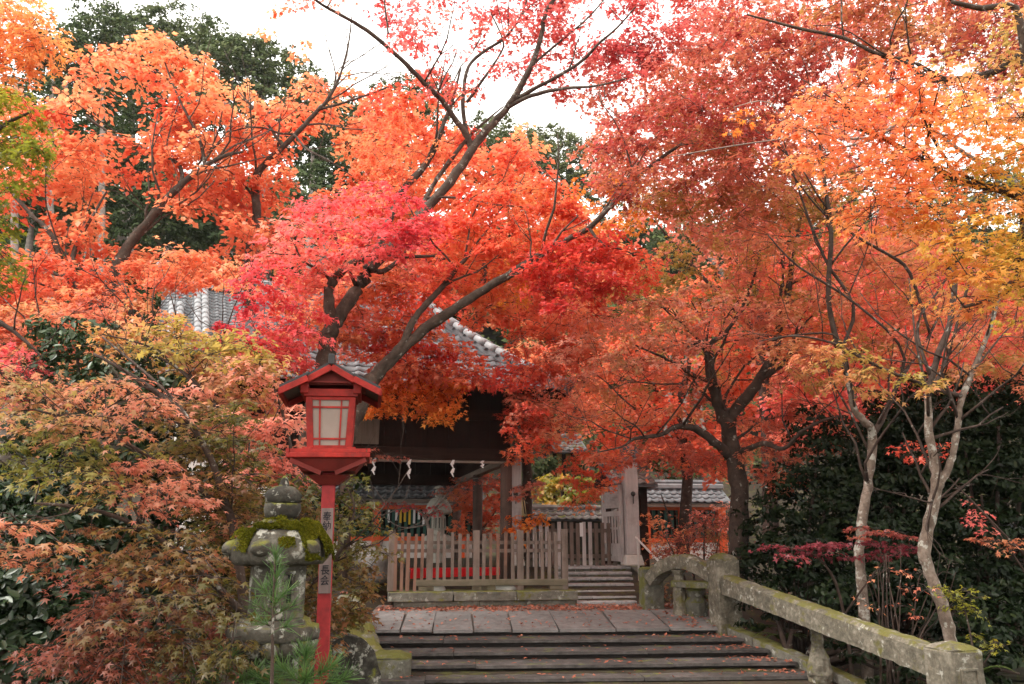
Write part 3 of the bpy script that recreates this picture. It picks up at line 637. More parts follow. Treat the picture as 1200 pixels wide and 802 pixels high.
# ------------------------------------------------------------------ far stone stairs, second fence, gate
F3 = Frame(6.0)
bS = F3.bof(700, 14.55); st2 = tag(bpy.data.objects.new('temple_stairs', None), kind='structure'); COL.objects.link(st2); st2.rotation_euler = (0, 0, F3.y)
ys = [705.5, 699.5, 692.5, 684.5, 677.5, 671, 664.5]; 
zs = []; b = bS
for i, py in enumerate(ys):
    b_i = bS + i * .36; a0, z = F3.pl(660 - i * .2, py, b_i); a1 = F3.pl(747 - i * 1.2, py, b_i)[0]
    cuts = [a0 - .1, a0 + (a1 - a0) * random.uniform(.25, .42), a0 + (a1 - a0) * random.uniform(.6, .8), a1]
    for k in range(3):
        o = MB().box(cuts[k] + .003, cuts[k + 1] - .003, b_i + random.uniform(-.01, .01), b_i + (.42 if i < 6 else 1.6), z - .045, z).build('stair_stone', M['pale_step'], st2, bev=.008); rough_mesh(o, 3, .012, .1)
        MB().box(cuts[k] + .005, cuts[k + 1] - .005, b_i + .045, b_i + .4, z - .2, z - .047).build('riser_stone', M['curb'], st2)  # darker stone tone puts the shade under each nosing into the colour
zTop = z; bTop = bS + 6 * .36
bG = F2.bof(690, 17.35)
def fence2():
    a = lambda px: F2.pl(px, 640, bG)[0]; z = lambda py: F2.pl(690, py, bG)[1]
    c = F2.w(a(690), bG, z(664)); t = thing('picket_fence', 'grey picket fence of wide slats beside the gate at the top of the stairs', 'fence', c, F2.y)
    a0, z0 = a(690), z(664)
    px = 619.0
    while px < 722:
        x = a(px) - a0; MB().box(x - .038, x + .038, -.03, .0, .0, z(612.5) - z0 + random.uniform(-.02, .02)).build('picket', M['fence'] if random.random() < .6 else M['grey_wood'], t); px += 7.25
    for py in (622, 652): MB().box(a(617) - a0, a(721) - a0, .003, .06, z(py) - z0 - .04, z(py) - z0 + .04).build('fence_rail', M['fence'], t)
    c2 = F2.w(a(681), bG - .045, z(629)); s = thing('paper_sign', 'narrow white paper strip pinned on the grey picket fence', 'sign', c2, F2.y)
    MB().box(-.034, .034, -.012, .0, 0, z(613) - z(629)).build('sheet', M['white_paper'], s)
fence2()
bP = F2.bof(740, 16.9)
def gate_post(px, label, ybot=657):
    a, z0 = F2.pl(px, ybot, bP); z1 = F2.pl(px, 537, bP)[1]; zc = F2.pl(px, 523.5, bP)[1]
    t = thing('gate_post', label, 'gate post', F2.w(a, bP, z0), F2.y, 'pale wooden posts of the gate')
    h = .138; H = z1 - z0
    MB().box(-h, h, -h, h, .12, H).build('shaft', M['grey_wood'], t, bev=.012)
    o = MB().frustum((-h * 1.5, h * 1.5, -h * 1.5, h * 1.5, -.1), (-h * 1.15, h * 1.15, -h * 1.15, h * 1.15, .118)).build('footing', M['white_rock'], t, bev=.03)
    MB().frustum((-h * 1.35, h * 1.35, -h * 1.35, h * 1.35, H + .002), (-h * .95, h * .95, -h * .95, h * .95, H + zc - z1)).build('cap', M['tile_dark'], t, bev=.01)
    s = MB().lathe([(.05, 0), (.05, .02), (.02, .05)], 10).build('stud', M['iron'], t, loc=(.02, -h - .001, H * .64), rot=(rad(90), 0, 0))
    MB().box(-.008, .008, -.02, -.005, -.2, 0).build('strap', M['iron'], t, loc=(.02, -h, H * .64))
    return t, a
gp, ga = gate_post(741, 'pale grey gate post with dark cap at the top of the far stairs')
gate_post(602, 'pale grey gate post half hidden behind the hall corner post')
# open gate leaf: hinged at the post, swung back
zt = F2.pl(738, 568, bP)[1]; z0 = F2.pl(738, 659, bP)[1]
lf = thing('gate_leaf', 'open grey wooden gate leaf with slats and square openings beside the post', 'gate', F2.w(ga - .19, bP + .02, z0), F2.y + rad(97))
L = 1.0; H = zt - z0
for x in (0.04, L - .04): MB().box(x - .045, x + .045, -.03, .03, 0, H).build('stile', M['grey_wood'], lf)
for zz in (.06, .32, .98, H - .06): MB().box(.087, L - .087, -.025, .025, zz - .05, zz + .05).build('cross_rail', M['grey_wood'], lf)
for i in range(7): zz = 1.10 + i * (H - 1.24) / 7; MB().box(.087, L - .087, -.012, .012, zz, zz + .065).build('slat', M['grey_wood'], lf)
for i in range(5): x = .087 + (i + .7) * (L - .174) / 5.4; MB().box(x - .025, x + .025, -.012, .012, .372, .928).build('lattice_bar', M['grey_wood'], lf)
MB().box(.09, L - .09, -.02, -.013, .65, .70).build('lattice_bar', M['grey_wood'], lf)
MB().box(.09, L - .09, -.01, .01, .112, .268).build('lower_panel', M['grey_wood'], lf)
# handrail
h0 = at(745, 630, 16.3); h1 = at(777, 663, 14.4)
hr = thing('handrail', 'thin pale metal handrail sloping down beside the far stairs', 'handrail', tuple(at(777, 690, 14.4)))
ho = np.array(hr.location)
MB().tube([h0 - ho, h1 - ho], [.022, .022], 8).build('rail', M['metal'], hr)
for t_ in (.08, .9):
    p = h0 + (h1 - h0) * t_; MB().tube([p - ho, np.array([p[0], p[1], p[2] - .85]) - ho], [.018, .018], 8).build('upright', M['metal'], hr)

# ------------------------------------------------------------------ tiles
def tile_mesh(name, w_, l, mat, hgt=.05, th=.022):
    """pan-and-roll roof tile: x across, y up the slope, z off the roof"""
    prof = [(-.5, .5), (-.36, .05), (-.1, -.12), (.15, .02), (.28, .45), (.4, .62), (.5, .5)]
    mb = MB(); n = len(prof); vs = []
    for y in (0, l):
        vs += [(a * w_, y, c * hgt) for a, c in prof]
        vs += [(a * w_, y, c * hgt - th) for a, c in prof]
    fs = []
    for k in range(n - 1):
        fs += [(k, k + 1, 2 * n + k + 1, 2 * n + k), (n + k, 3 * n + k, 3 * n + k + 1, n + k + 1), (k, n + k, n + k + 1, k + 1)]
    return mb.add(vs, fs).mesh(name, mat, True)
def lay_tiles(parent, surf, spans, w_, l, me, mat, limit=300, name='roof_tile', slopef=None):
    """surf(x, s) -> (point, along, up) on a roof; spans(s) -> (x0, x1); rows of tiles from the eave up; past the limit they join one stuff part"""
    k = 0; s = 0.0; rest = MB()
    while True:
        sp = spans(s)
        if sp is None: break
        x = sp[0] + w_ / 2
        while x <= sp[1] - w_ * .3:
            p, ax, up = surf(x, s); ax = Vector(ax).normalized(); up = Vector(up).normalized(); nn = ax.cross(up); j = random.uniform(-.006, .006)
            R = Matrix((ax, (up - nn * .2).normalized(), nn)).transposed()
            if k < limit:
                o = bpy.data.objects.new(name, me); COL.objects.link(o); o.parent = parent
                o.matrix_local = Matrix.Translation(Vector(p) + nn * (.02 + j)) @ R.to_4x4(); k += 1
            else:
                vs = [R @ Vector(v.co) + Vector(p) + nn * (.02 + j) for v in me.vertices]; rest.add(vs, [tuple(q.vertices) for q in me.polygons])
            x += w_
        s += l * .86
    if rest.v: o = rest.build('roof_tile_field', mat, parent, True); o['kind'] = 'stuff'

# ------------------------------------------------------------------ the hall (open pavilion)
P1 = at(593, 640, 15.5); zfl = .42
hall = thing('shrine_hall', 'dark timber open hall with tiled roof and brown posts behind the picket fence', 'shrine hall', (P1[0], P1[1], zfl), FP.y)
zp = at(593, 543, 15.5)[2] - zfl; ze = 3.98 - zfl
for (x, y) in ((0, 0), (0, 3.1), (0, 6.2), (-3.0, 0), (-6.0, 0), (-6.0, 6.2)):
    MB().lathe([(.115, 0), (.115, zp)], 16, c=(x, y)).build('post', M['post_wood'], hall, True)
    MB().lathe([(.2, -.2), (.2, .06), (.14, .07)], 16, c=(x, y)).build('post_footing', M['rock'], hall, True)
X0, X1, Y0, Y1 = -7.0, 1.0, -1.05, 7.3
# front: pale rod, dark lintel, boards, upper beams
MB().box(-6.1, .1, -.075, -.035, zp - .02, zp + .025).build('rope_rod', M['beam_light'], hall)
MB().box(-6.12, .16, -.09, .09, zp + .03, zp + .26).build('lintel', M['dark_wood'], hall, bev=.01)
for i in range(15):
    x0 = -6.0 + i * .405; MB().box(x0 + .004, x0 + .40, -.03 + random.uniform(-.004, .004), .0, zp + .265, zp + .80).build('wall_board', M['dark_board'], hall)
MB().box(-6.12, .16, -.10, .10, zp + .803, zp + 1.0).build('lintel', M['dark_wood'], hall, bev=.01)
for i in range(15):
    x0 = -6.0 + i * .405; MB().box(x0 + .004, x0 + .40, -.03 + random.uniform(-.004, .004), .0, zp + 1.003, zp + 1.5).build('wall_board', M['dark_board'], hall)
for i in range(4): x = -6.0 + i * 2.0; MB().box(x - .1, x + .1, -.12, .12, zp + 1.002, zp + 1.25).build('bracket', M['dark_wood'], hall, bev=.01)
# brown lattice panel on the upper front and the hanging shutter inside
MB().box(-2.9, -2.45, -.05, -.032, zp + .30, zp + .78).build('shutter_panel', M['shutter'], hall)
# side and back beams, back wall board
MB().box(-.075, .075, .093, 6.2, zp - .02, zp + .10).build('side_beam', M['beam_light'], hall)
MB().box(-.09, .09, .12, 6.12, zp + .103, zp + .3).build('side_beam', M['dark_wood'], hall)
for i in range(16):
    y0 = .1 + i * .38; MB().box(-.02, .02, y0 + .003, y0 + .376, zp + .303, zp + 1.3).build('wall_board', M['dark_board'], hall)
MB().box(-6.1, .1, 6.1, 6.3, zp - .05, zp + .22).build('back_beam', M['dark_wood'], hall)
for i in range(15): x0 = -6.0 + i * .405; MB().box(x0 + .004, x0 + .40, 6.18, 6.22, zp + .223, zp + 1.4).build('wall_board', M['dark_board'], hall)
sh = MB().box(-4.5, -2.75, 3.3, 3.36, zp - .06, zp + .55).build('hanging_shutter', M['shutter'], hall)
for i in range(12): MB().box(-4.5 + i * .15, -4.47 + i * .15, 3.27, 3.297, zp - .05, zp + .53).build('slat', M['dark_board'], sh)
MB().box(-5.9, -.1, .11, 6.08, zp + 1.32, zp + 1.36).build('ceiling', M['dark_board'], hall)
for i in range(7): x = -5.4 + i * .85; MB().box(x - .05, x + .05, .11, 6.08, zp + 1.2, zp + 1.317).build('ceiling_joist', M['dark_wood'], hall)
# hipped roof with a slight sag
RH = 2.75; RUN = 3.0
def rz_(t): return ze + RH * (.66 * t + .34 * t * t)
def slope_pt(t): return rz_(t)
def front_surf(x, s):
    t = min(s / 4.0, 1); y = Y0 + RUN * t; e = 1e-2; up = Vector((0, RUN * e, rz_(t + e) - rz_(t))); return (x, y, rz_(t)), (1, 0, 0), up
def right_surf(y, s):
    t = min(s / 4.0, 1); x = X1 - RUN * t; e = 1e-2; up = Vector((-RUN * e, 0, rz_(t + e) - rz_(t))); return (x, y, rz_(t)), (0, 1, 0), up
mb = MB(); NR = 8
for i in range(NR):
    t0, t1 = i / NR, (i + 1) / NR; q = lambda t: (X0 + RUN * t, X1 - RUN * t, Y0 + RUN * t, Y1 - RUN * t, rz_(t))
    A, B = q(t0), q(t1); k = len(mb.v)
    mb.add([(A[0], A[2], A[4]), (A[1], A[2], A[4]), (A[1], A[3], A[4]), (A[0], A[3], A[4]), (B[0], B[2], B[4]), (B[1], B[2], B[4]), (B[1], B[3], B[4]), (B[0], B[3], B[4])], [(0, 1, 5, 4), (1, 2, 6, 5), (2, 3, 7, 6), (3, 0, 4, 7)])
mb.build('roof', M['tile_dark'], hall)
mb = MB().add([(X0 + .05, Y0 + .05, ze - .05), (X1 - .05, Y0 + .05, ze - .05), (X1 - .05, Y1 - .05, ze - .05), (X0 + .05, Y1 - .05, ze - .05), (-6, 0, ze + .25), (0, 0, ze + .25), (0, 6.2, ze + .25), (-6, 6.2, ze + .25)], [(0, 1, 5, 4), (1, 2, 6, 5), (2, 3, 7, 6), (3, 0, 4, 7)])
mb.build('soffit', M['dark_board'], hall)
for i in range(26):
    x = X0 + .2 + i * .3
    MB().beam((x, Y0 + .03, ze - .07), (x, -.05, ze + .17), .06, .07).build('rafter', M['dark_wood'], hall)
for i in range(26):
    y = Y0 + .2 + i * .31
    MB().beam((X1 - .03, y, ze - .07), (.05, y, ze + .17), .06, .07).build('rafter', M['dark_wood'], hall)
me = tile_mesh('roof_tile', .29, .30, M['tile'])
def fsp(s): return None if s > 3.9 else (max(X0 + RUN * s / 4, -4.9), X1 - RUN * s / 4)
def rsp(s): return None if s > 3.9 else (Y0 + RUN * s / 4, Y1 - RUN * s / 4)
lay_tiles(hall, front_surf, fsp, .29, .30, me, M['tile'], 230)
lay_tiles(hall, right_surf, rsp, .29, .30, me, M['tile'], 60)
for d in (-.085, .085):
    pts = [Vector((X1 - RUN * t + d * .7, Y0 + RUN * t + d * .7, rz_(t) + .13)) for t in np.linspace(0, 1, 10)]
    for k_ in range(16):
        t0, t1 = k_ / 16 + .004, (k_ + 1) / 16; q = [Vector((X1 - RUN * t + d * .7, Y0 + RUN * t + d * .7, rz_(t) + .13)) for t in (t0, t1)]
        MB().tube(q, [.088, .07], 8).build('ridge_tile', M['ridge'], hall, True)
pts = [Vector((X1 - RUN * t, Y0 + RUN * t, rz_(t) + .04)) for t in np.linspace(0, 1, 10)]
MB().tube(pts, [.15] * 10, 6).build('hip_ridge_base', M['tile'], hall)
MB().tube([(X0 + RUN, Y0 + RUN + .6, ze + RH + .1), (X1 - RUN, Y0 + RUN + .6, ze + RH + .1)], [.2, .2], 8).build('main_ridge', M['ridge'], hall)
# paper streamers hanging from the rod
for px, lab, s in ((438, 'white zigzag paper streamer nearest the red lamp', .95), (479, 'white zigzag paper streamer, longest of those on the rod', 1.15), (529.5, 'white zigzag paper streamer hanging past the middle of the rod', 1.0), (564, 'short white zigzag paper streamer nearest the corner post of the hall', .45)):
    x = FP.pl(px, 540, FP.ab(P1)[1])[0] - FP.ab(P1)[0]
    wx = np.array(P1) + FP.R * x - FP.D * .1
    t = thing('paper_streamer', lab, 'paper streamer', (wx[0], wx[1], zfl + zp + .03), FP.y, 'paper streamers on the hall rod')
    mb = MB(); z = 0; sd = 1
    for k in range(4):
        hh = .085 * s; mb.add([(-.022 + sd * .02, -.01 * k, z), (.022 + sd * .02, -.01 * k, z), (.022 - sd * .0, -.01 * k - .02, z - hh), (-.022 - sd * .03, -.01 * k - .02, z - hh)], [(0, 1, 2, 3)]); z -= hh * .92; sd = -sd
    o = mb.build('strip', M['white_paper'], t); so = o.modifiers.new('thick', 'SOLIDIFY'); so.thickness = .004
# red felt bench inside the hall
c = FP.w(FP.ab(at(535, 672, 16.6))[0], FP.ab(at(535, 672, 16.6))[1], zfl)
bn = thing('bench', 'low bench under bright red felt cloth inside the hall', 'bench', c, FP.y)
zc = at(535, 667, 16.6)[2] - zfl
MB().box(-.92, .92, -.28, .28, zc - .05, zc).build('seat', M['post_wood'], bn)
MB().box(-.95, .95, -.31, .31, zc + .003, zc + .02).box(-.95, .95, -.325, -.31, zc - .18, zc + .018).build('felt_cloth', M['cloth_red'], bn, bev=.008)
for x in (-.8, .8):
    for y in (-.22, .22): MB().box(x - .035, x + .035, y - .035, y + .035, 0, zc - .052).build('leg', M['post_wood'], bn)

# ------------------------------------------------------------------ vermilion corridor walls
def corridor(label, pxa, pxb, Y, pxm, posts, yb, papers=False, yaw=6):
    FC = Frame(yaw); bC = FC.bof(pxm, Y); A = lambda px: FC.pl(px, 620, bC)[0]; Z = lambda py: FC.pl(pxm, py, bC)[1]
    am = A(pxm); z0 = .6; t = thing('shrine_corridor', label, 'shrine corridor', FC.w(am, bC, z0), FC.y, 'vermilion corridor walls')
    x0, x1 = A(pxa) - am, A(pxb) - am; z = lambda py: Z(py) - z0
    yt, yr, yl, ys_, yw = yb   # eave, top of upper rail, top of lattice, top of sill, bottom of sill
    MB().box(x0, x1, .0, .12, 0, z(yw)).build('plaster_wall', M['plaster'], t)
    MB().box(x0, x1, -.06, .14, z(yw) + .003, z(ys_)).build('sill_rail', M['vermilion'], t, bev=.006)
    MB().box(x0, x1, -.06, .14, z(yl), z(yr)).build('upper_rail', M['vermilion'], t, bev=.006)
    MB().box(x0, x1, .0, .1, z(yr) + .003, z(yt) + .1).build('plaster_band', M['plaster'], t)
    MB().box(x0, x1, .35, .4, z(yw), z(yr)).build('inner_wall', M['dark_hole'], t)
    x = x0 + .05
    while x < x1:
        MB().box(x, x + .085, .01, .07, z(ys_) + .003, z(yl) - .003).build('lattice_slat', M['green_slat'], t); x += .17
    for px in posts:
        xp = A(px) - am; MB().box(xp - .11, xp + .11, -.09, .16, -.2, z(yt) + .05).build('post', M['vermilion'], t, bev=.012)
        MB().box(xp - .12, xp + .12, -.16, .16, z(yr) + .03, z(yr) + .28).build('bracket', M['dark_board'], t)
    # tiled roof
    ze_ = z(yt); rise = .40; run = .72
    def sf(x, s):
        k = s / .82; return (x, -.55 + run * k, ze_ + rise * k), (1, 0, 0), (0, run, rise)
    MB().add([(x0, -.55, ze_ - .02), (x1, -.55, ze_ - .02), (x1, .17, ze_ + rise - .02), (x0, .17, ze_ + rise - .02), (x0, .89, ze_ - .02), (x1, .89, ze_ - .02)], [(0, 1, 2, 3), (3, 2, 5, 4)]).build('roof', M['tile_dark'], t)
    MB().box(x0, x1, -.53, -.47, ze_ - .12, ze_ - .03).build('eave_board', M['beam_light'], t)
    me_ = tile_mesh('roof_tile', .21, .27, M['tile']); lay_tiles(t, sf, lambda s: None if s > .75 else (x0, x1), .21, .27, me_, M['tile'])
    MB().box(x0, x1, .05, .29, ze_ + rise, ze_ + rise + .14).build('ridge', M['ridge'], t, bev=.03)
    MB().tube([(x0, .17, ze_ + rise + .17), (x1, .17, ze_ + rise + .17)], [.09, .09], 8).build('ridge_cap', M['tile'], t)
    if papers:
        for px in (455, 464, 469, 474, 479.5, 485, 490.5, 496):
            xp = A(px) - am; mt = M['yellow_paper'] if px in (469, 474, 479.5) else M['white_paper']
            MB().box(xp - .03, xp + .03, -.02, .004, z(yl) - .32 + random.uniform(-.08, .06), z(yl) - .004).build('paper_strip', mt, t)
corridor('vermilion corridor wall with green slats and hanging paper strips behind the hall', 320, 566, 22, 441, (340, 441, 540), (585, 592, 597, 629, 634), True)
corridor('vermilion corridor wall with green slats and tiled roof beyond the gate post', 742, 852, 22.5, 790, (757, 800, 846), (590, 593, 598, 631, 636))

# ------------------------------------------------------------------ old tiled wall behind the second fence
bW = F2.bof(670, 20.5)
def tiled_wall():
    A = lambda px: F2.pl(px, 620, bW)[0]; Z = lambda py: F2.pl(670, py, bW)[1]; am = A(670); z0 = .75
    t = thing('tiled_wall', 'earth wall capped with old mossy grey tiles behind the grey pickets', 'wall', F2.w(am, bW, z0), F2.y)
    x0, x1 = A(615) - am, A(726) - am; z = lambda py: Z(py) - z0
    MB().box(x0, x1, .0, .3, -.2, z(611)).build('wall', M['drywall'], t)
    ze_ = z(609.5)
    def sf(x, s): k = s / .6; return (x, -.3 + .45 * k, ze_ + .26 * k), (1, 0, 0), (0, .45, .26)
    MB().add([(x0, -.3, ze_ - .03), (x1, -.3, ze_ - .03), (x1, .15, ze_ + .23), (x0, .15, ze_ + .23), (x0, .6, ze_ - .03), (x1, .6, ze_ - .03)], [(0, 1, 2, 3), (3, 2, 5, 4)]).build('roof', M['tile_dark'], t)
    lay_tiles(t, sf, lambda s: None if s > .5 else (x0, x1), .2, .26, tile_mesh('roof_tile', .2, .26, M['tile_old']), M['tile_old'])
    MB().tube([(x0, .15, ze_ + .3), (x1, .15, ze_ + .3)], [.08, .08], 8).build('ridge_cap', M['tile_old'], t)
tiled_wall()
# small gate roof beyond the open leaf, and a small shrine higher up
def small_roofed(name, label, cat, px, Y, yeave, yridge, wpx, body, bodymat, tilemat, yaw=9, depth=.8):
    FQ = Frame(yaw); bQ = FQ.bof(px, Y); a, ze_ = FQ.pl(px, yeave, bQ); zr = FQ.pl(px, yridge, bQ)[1]; hw = wpx / FOC * Y / 2
    z0 = gz(*FQ.w(a, bQ, 0)[:2]); t = thing(name, label, cat, FQ.w(a, bQ, z0), FQ.y)
    e, r = ze_ - z0, zr - z0
    MB().add([(-hw, -depth, e), (hw, -depth, e), (hw, 0, r), (-hw, 0, r), (-hw, depth, e), (hw, depth, e), (-hw, -depth, e - .06), (hw, -depth, e - .06), (-hw, depth, e - .06), (hw, depth, e - .06)], [(0, 1, 2, 3), (3, 2, 5, 4), (6, 7, 1, 0), (8, 4, 5, 9), (6, 8, 9, 7)]).build('roof', M['tile_dark'], t)
    sl_ = math.hypot(depth, r - e)
    lay_tiles(t, lambda x, s: ((x, -depth + depth * s / sl_, e + (r - e) * s / sl_), (1, 0, 0), (0, depth, r - e)), lambda s: None if s > sl_ * .95 else (-hw, hw), .26, .3, tile_mesh('roof_tile', .26, .3, M[tilemat]), M[tilemat])
    MB().tube([(-hw - .03, 0, r + .06), (hw + .03, 0, r + .06)], [.11, .11], 8).build('ridge_cap', M[tilemat], t)
    if body == 'posts':
        for x in (-hw * .8, hw * .8): MB().box(x - .09, x + .09, -.09, .09, 0, e + .02).build('post', M[bodymat], t)
        MB().box(-hw * .95, hw * .95, -.07, .07, e - .25, e - .07).build('cross_beam', M[bodymat], t)
    else:
        MB().box(-hw * .8, hw * .8, -depth * .6, depth * .6, -.3, e - .062).build('wall', M[bodymat], t)
        for x in (-hw * .8, -hw * .27, hw * .27, hw * .8): MB().box(x - .06, x + .06, -depth * .6 - .03, -depth * .6 + .02, -.3, e - .065).build('timber', M['dark_wood'], t)
small_roofed('roofed_gate', 'small tiled gate roof on dark posts just beyond the open gate leaf', 'gate', 731, 18.6, 570, 549, 54, 'posts', 'dark_wood', 'tile_old')
small_roofed('small_shrine', 'small ochre-walled shrine with grey roof showing through the branches above the tiled wall', 'shrine', 661, 26, 532, 514, 40, 'wall', 'yellow_plaster', 'tile_old', 9, 1.0)

# ------------------------------------------------------------------ temple hall up at the back, its ridge above the maples
def temple():
    FT = Frame(25); Y = 29.0; bT = FT.bof(235, Y); a, zr = FT.pl(235, 338, bT); z0 = .7
    t = thing('temple_hall', 'large temple hall with grey tiled roof and pale ridges behind the orange maples', 'temple hall', FT.w(a, bT, z0), FT.y)
    r = zr - z0; run, rise = 4.2, 3.3; x0, x1 = -1.3, 6.2; e = r - rise
    MB().add([(x0, -run, e), (x1, -run, e), (x1, 0, r), (x0, 0, r), (x1, run, e), (x0, run, e)], [(0, 1, 2, 3), (3, 2, 4, 5)]).build('roof', M['tile_dark'], t)
    MB().box(x0 + 1.0, x1 - .8, -run + 1.3, run - 1.3, -.4, e + .8).build('wall', M['plaster'], t)
    for i in range(6): x = x0 + 1.0 + i * 1.55; MB().box(x - .12, x + .12, -run + 1.22, -run + 1.32, -.4, e + .85).build('timber_post', M['dark_wood'], t)
    sl_ = math.hypot(run, rise)
    lay_tiles(t, lambda x, s: ((x, -run + run * s / sl_, e + rise * s / sl_), (1, 0, 0), (0, run, rise)), lambda s: None if s > sl_ * .97 else (x0, 3.4), .27, .32, tile_mesh('roof_tile', .27, .32, M['tile'], .06, .03), M['tile'])
    MB().box(x0 - .15, x1, -.2, .2, r - .02, r + .22).build('ridge_course', M['ridge'], t, bev=.02)
    MB().box(x0 - .1, x1, -.14, .14, r + .223, r + .42).build('ridge_course', M['tile_dark'], t, bev=.02)
    rc = MB()
    for i in range(24): rc.tube([(x0 + .3 + i * .34, -.17, r + .36), (x0 + .3 + i * .34, .17, r + .36)], [.11, .11], 8)
    o = rc.build('ridge_roundel', M['tile_dark'], t); o['kind'] = 'stuff'
    MB().tube([(x0 - .12, 0, r + .5), (x1, 0, r + .5)], [.13, .13], 8).build('ridge_cap', M['ridge'], t)
    MB().lathe([(.26, r - .05), (.34, r + .25), (.2, r + .6), (.08, r + .8)], 10, c=(x0 - .2, 0)).build('ridge_end_tile', M['tile'], t)
    for x in (.0, -.82):          # ridges running down the slope
        for dx in (-.12, .12):
            kk = np.linspace(.03 if x == 0 else .42, .95, 13 if x == 0 else 8)
            for k0, k1 in zip(kk[:-1], kk[1:]): MB().tube([(x + dx, -run * k_, r - rise * k_ + .22) for k_ in (k0 + .004, k1)], [.12, .15], 8).build('ridge_tile', M['ridge'], t, True)
        MB().beam((x, -run * (.02 if x == 0 else .4), r - rise * (.02 if x == 0 else .4) + .1), (x, -run * .95, r - rise * .95 + .1), .5, .2).build('descending_ridge_base', M['tile'], t)
temple()
#PART3
# ------------------------------------------------------------------ red wooden lamp
LY = 5.6
c = at(379, 800, LY); zg = -.5
lamp = thing('lamp_post', 'red wooden lamp with gabled roof and paper panes on a tall red post', 'lamp', (c[0] + .0, LY, zg), rad(-3))
lamp.rotation_euler = (0, rad(-.9), rad(10)); lamp.scale = (.89, .89, 1)
def lz(py): return at(385, py, LY)[2] - zg
LX = at(387, 500, LY)[0] - at(383, 800, LY)[0] + .028
px1 = LY / FOC * .985
zt = lz(535)
MB().box(-.05, .05, -.05, .05, -.3, lz(548)).build('post', M['red_post'], lamp, bev=.006)
pp = MB().box(-.045, .045, -.066, -.051, lz(695), lz(596)).build('name_plate', M['plate'], lamp, bev=.002)
def glyph(ch, z, size, parent):
    cu = bpy.data.curves.new('character', 'FONT'); cu.body = ch; cu.size = size; cu.align_x = 'CENTER'; cu.align_y = 'CENTER'; cu.extrude = .0006; cu.offset = size * .012
    tmp = bpy.data.objects.new('tmp', cu); COL.objects.link(tmp); me = bpy.data.meshes.new_from_object(tmp); me.name = 'character'; bpy.data.objects.remove(tmp); me.materials.clear(); me.materials.append(M['ink'])
    o = bpy.data.objects.new('character', me); COL.objects.link(o); o.parent = parent; o.location = (0, -.0675, z); o.rotation_euler = (rad(90), 0, 0)
for ch, py in (('奉', 606.5), ('納', 617.5), ('長', 668.5), ('会', 680.5)): glyph(ch, lz(py), .068, pp)
ob = LX   # box sits over the post
tray = MB().box(-.31, .31, -.27, .27, zt - .03, zt + .004).build('tray', M['red_lamp'], lamp, bev=.006)
for sx in (-1, 1): MB().box(sx * .30 - .012, sx * .30 + .012, -.268, .268, zt + .006, zt + .03).build('tray_edge', M['red_lamp'], tray)
MB().box(-.28, .28, -.262, -.245, zt + .006, zt + .03).build('tray_edge', M['red_lamp'], tray)
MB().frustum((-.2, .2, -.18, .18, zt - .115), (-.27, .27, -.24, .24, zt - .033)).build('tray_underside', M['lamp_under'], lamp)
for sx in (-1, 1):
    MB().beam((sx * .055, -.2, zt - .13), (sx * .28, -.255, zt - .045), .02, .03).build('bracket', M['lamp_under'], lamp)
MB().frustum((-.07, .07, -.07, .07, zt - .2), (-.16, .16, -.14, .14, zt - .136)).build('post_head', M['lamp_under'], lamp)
zb, zk = zt + .006, lz(470)            # box: slightly wider at the top
wb, wt = .165, .19
def lerp(z): k = (z - zb) / (zk - zb); return wb + (wt - wb) * k
for sx in (-1, 1):
    for sy in (-1, 1):
        s = .05; vs = []
        for z in (zb, zk):
            W_ = lerp(z)
            for x, y in ((W_ - s, W_ - s), (W_, W_ - s), (W_, W_), (W_ - s, W_)): vs.append((sx * x, sy * y, z))
        MB().add(vs, [(0, 1, 2, 3), (4, 7, 6, 5), (0, 4, 5, 1), (1, 5, 6, 2), (2, 6, 7, 3), (3, 7, 4, 0)]).build('corner_post', M['red_lamp'], lamp, bev=.004)
        MB().box(sx * wb * 1.0 - .035, sx * wb + .035, sy * wb - .035, sy * wb + .035, zb, zb + .04).build('corner_block', M['red_lamp'], lamp, bev=.003)
for k in range(4):
    R = Matrix.Rotation(k * math.pi / 2, 3, 'Z')
    def rb(x0, x1, y0, y1, z0, z1, nm, mt):
        mb = MB(); vs = []
        for z in (z0, z1):
            dy = lerp(z) - wt
            for x, y in ((x0, y0), (x1, y0), (x1, y1), (x0, y1)): vs.append(tuple(R @ Vector((x * lerp(z) / wt, y - dy, z))))
        mb.add(vs, [(3, 2, 1, 0), (4, 5, 6, 7), (0, 1, 5, 4), (1, 2, 6, 5), (2, 3, 7, 6), (3, 0, 4, 7)]); return mb.build(nm, mt, lamp)
    z0, z1 = zb + .055, zk - .02
    rb(-.142, .142, -wt + .004, -wt + .04, zb + .004, z0, 'frame_rail', M['red_lamp']); rb(-.142, .142, -wt + .004, -wt + .04, z1, zk, 'frame_rail', M['red_lamp'])
    rb(-.141, .141, -wt + .022, -wt + .03, z0, z1, 'paper_pane', M['paper'])
    for x in (-.083, .083): rb(x - .006, x + .006, -wt + .01, -wt + .021, z0, z1, 'lattice_bar', M['red_lamp'])
    for z in (z0 + .045, z1 - .05): rb(-.14, .14, -wt + .008, -wt + .0205, z - .006, z + .006, 'lattice_bar', M['red_lamp'])
MB().box(-.205, .205, -.205, .205, zk + .002, zk + .055).build('top_beam', M['red_lamp'], lamp, bev=.005)
for sx in (-1, 1): MB().box(sx * .2 - .03, sx * .2 + .03, -.235, .235, zk + .02, zk + .085).build('eave_beam', M['red_lamp'], lamp, bev=.004)
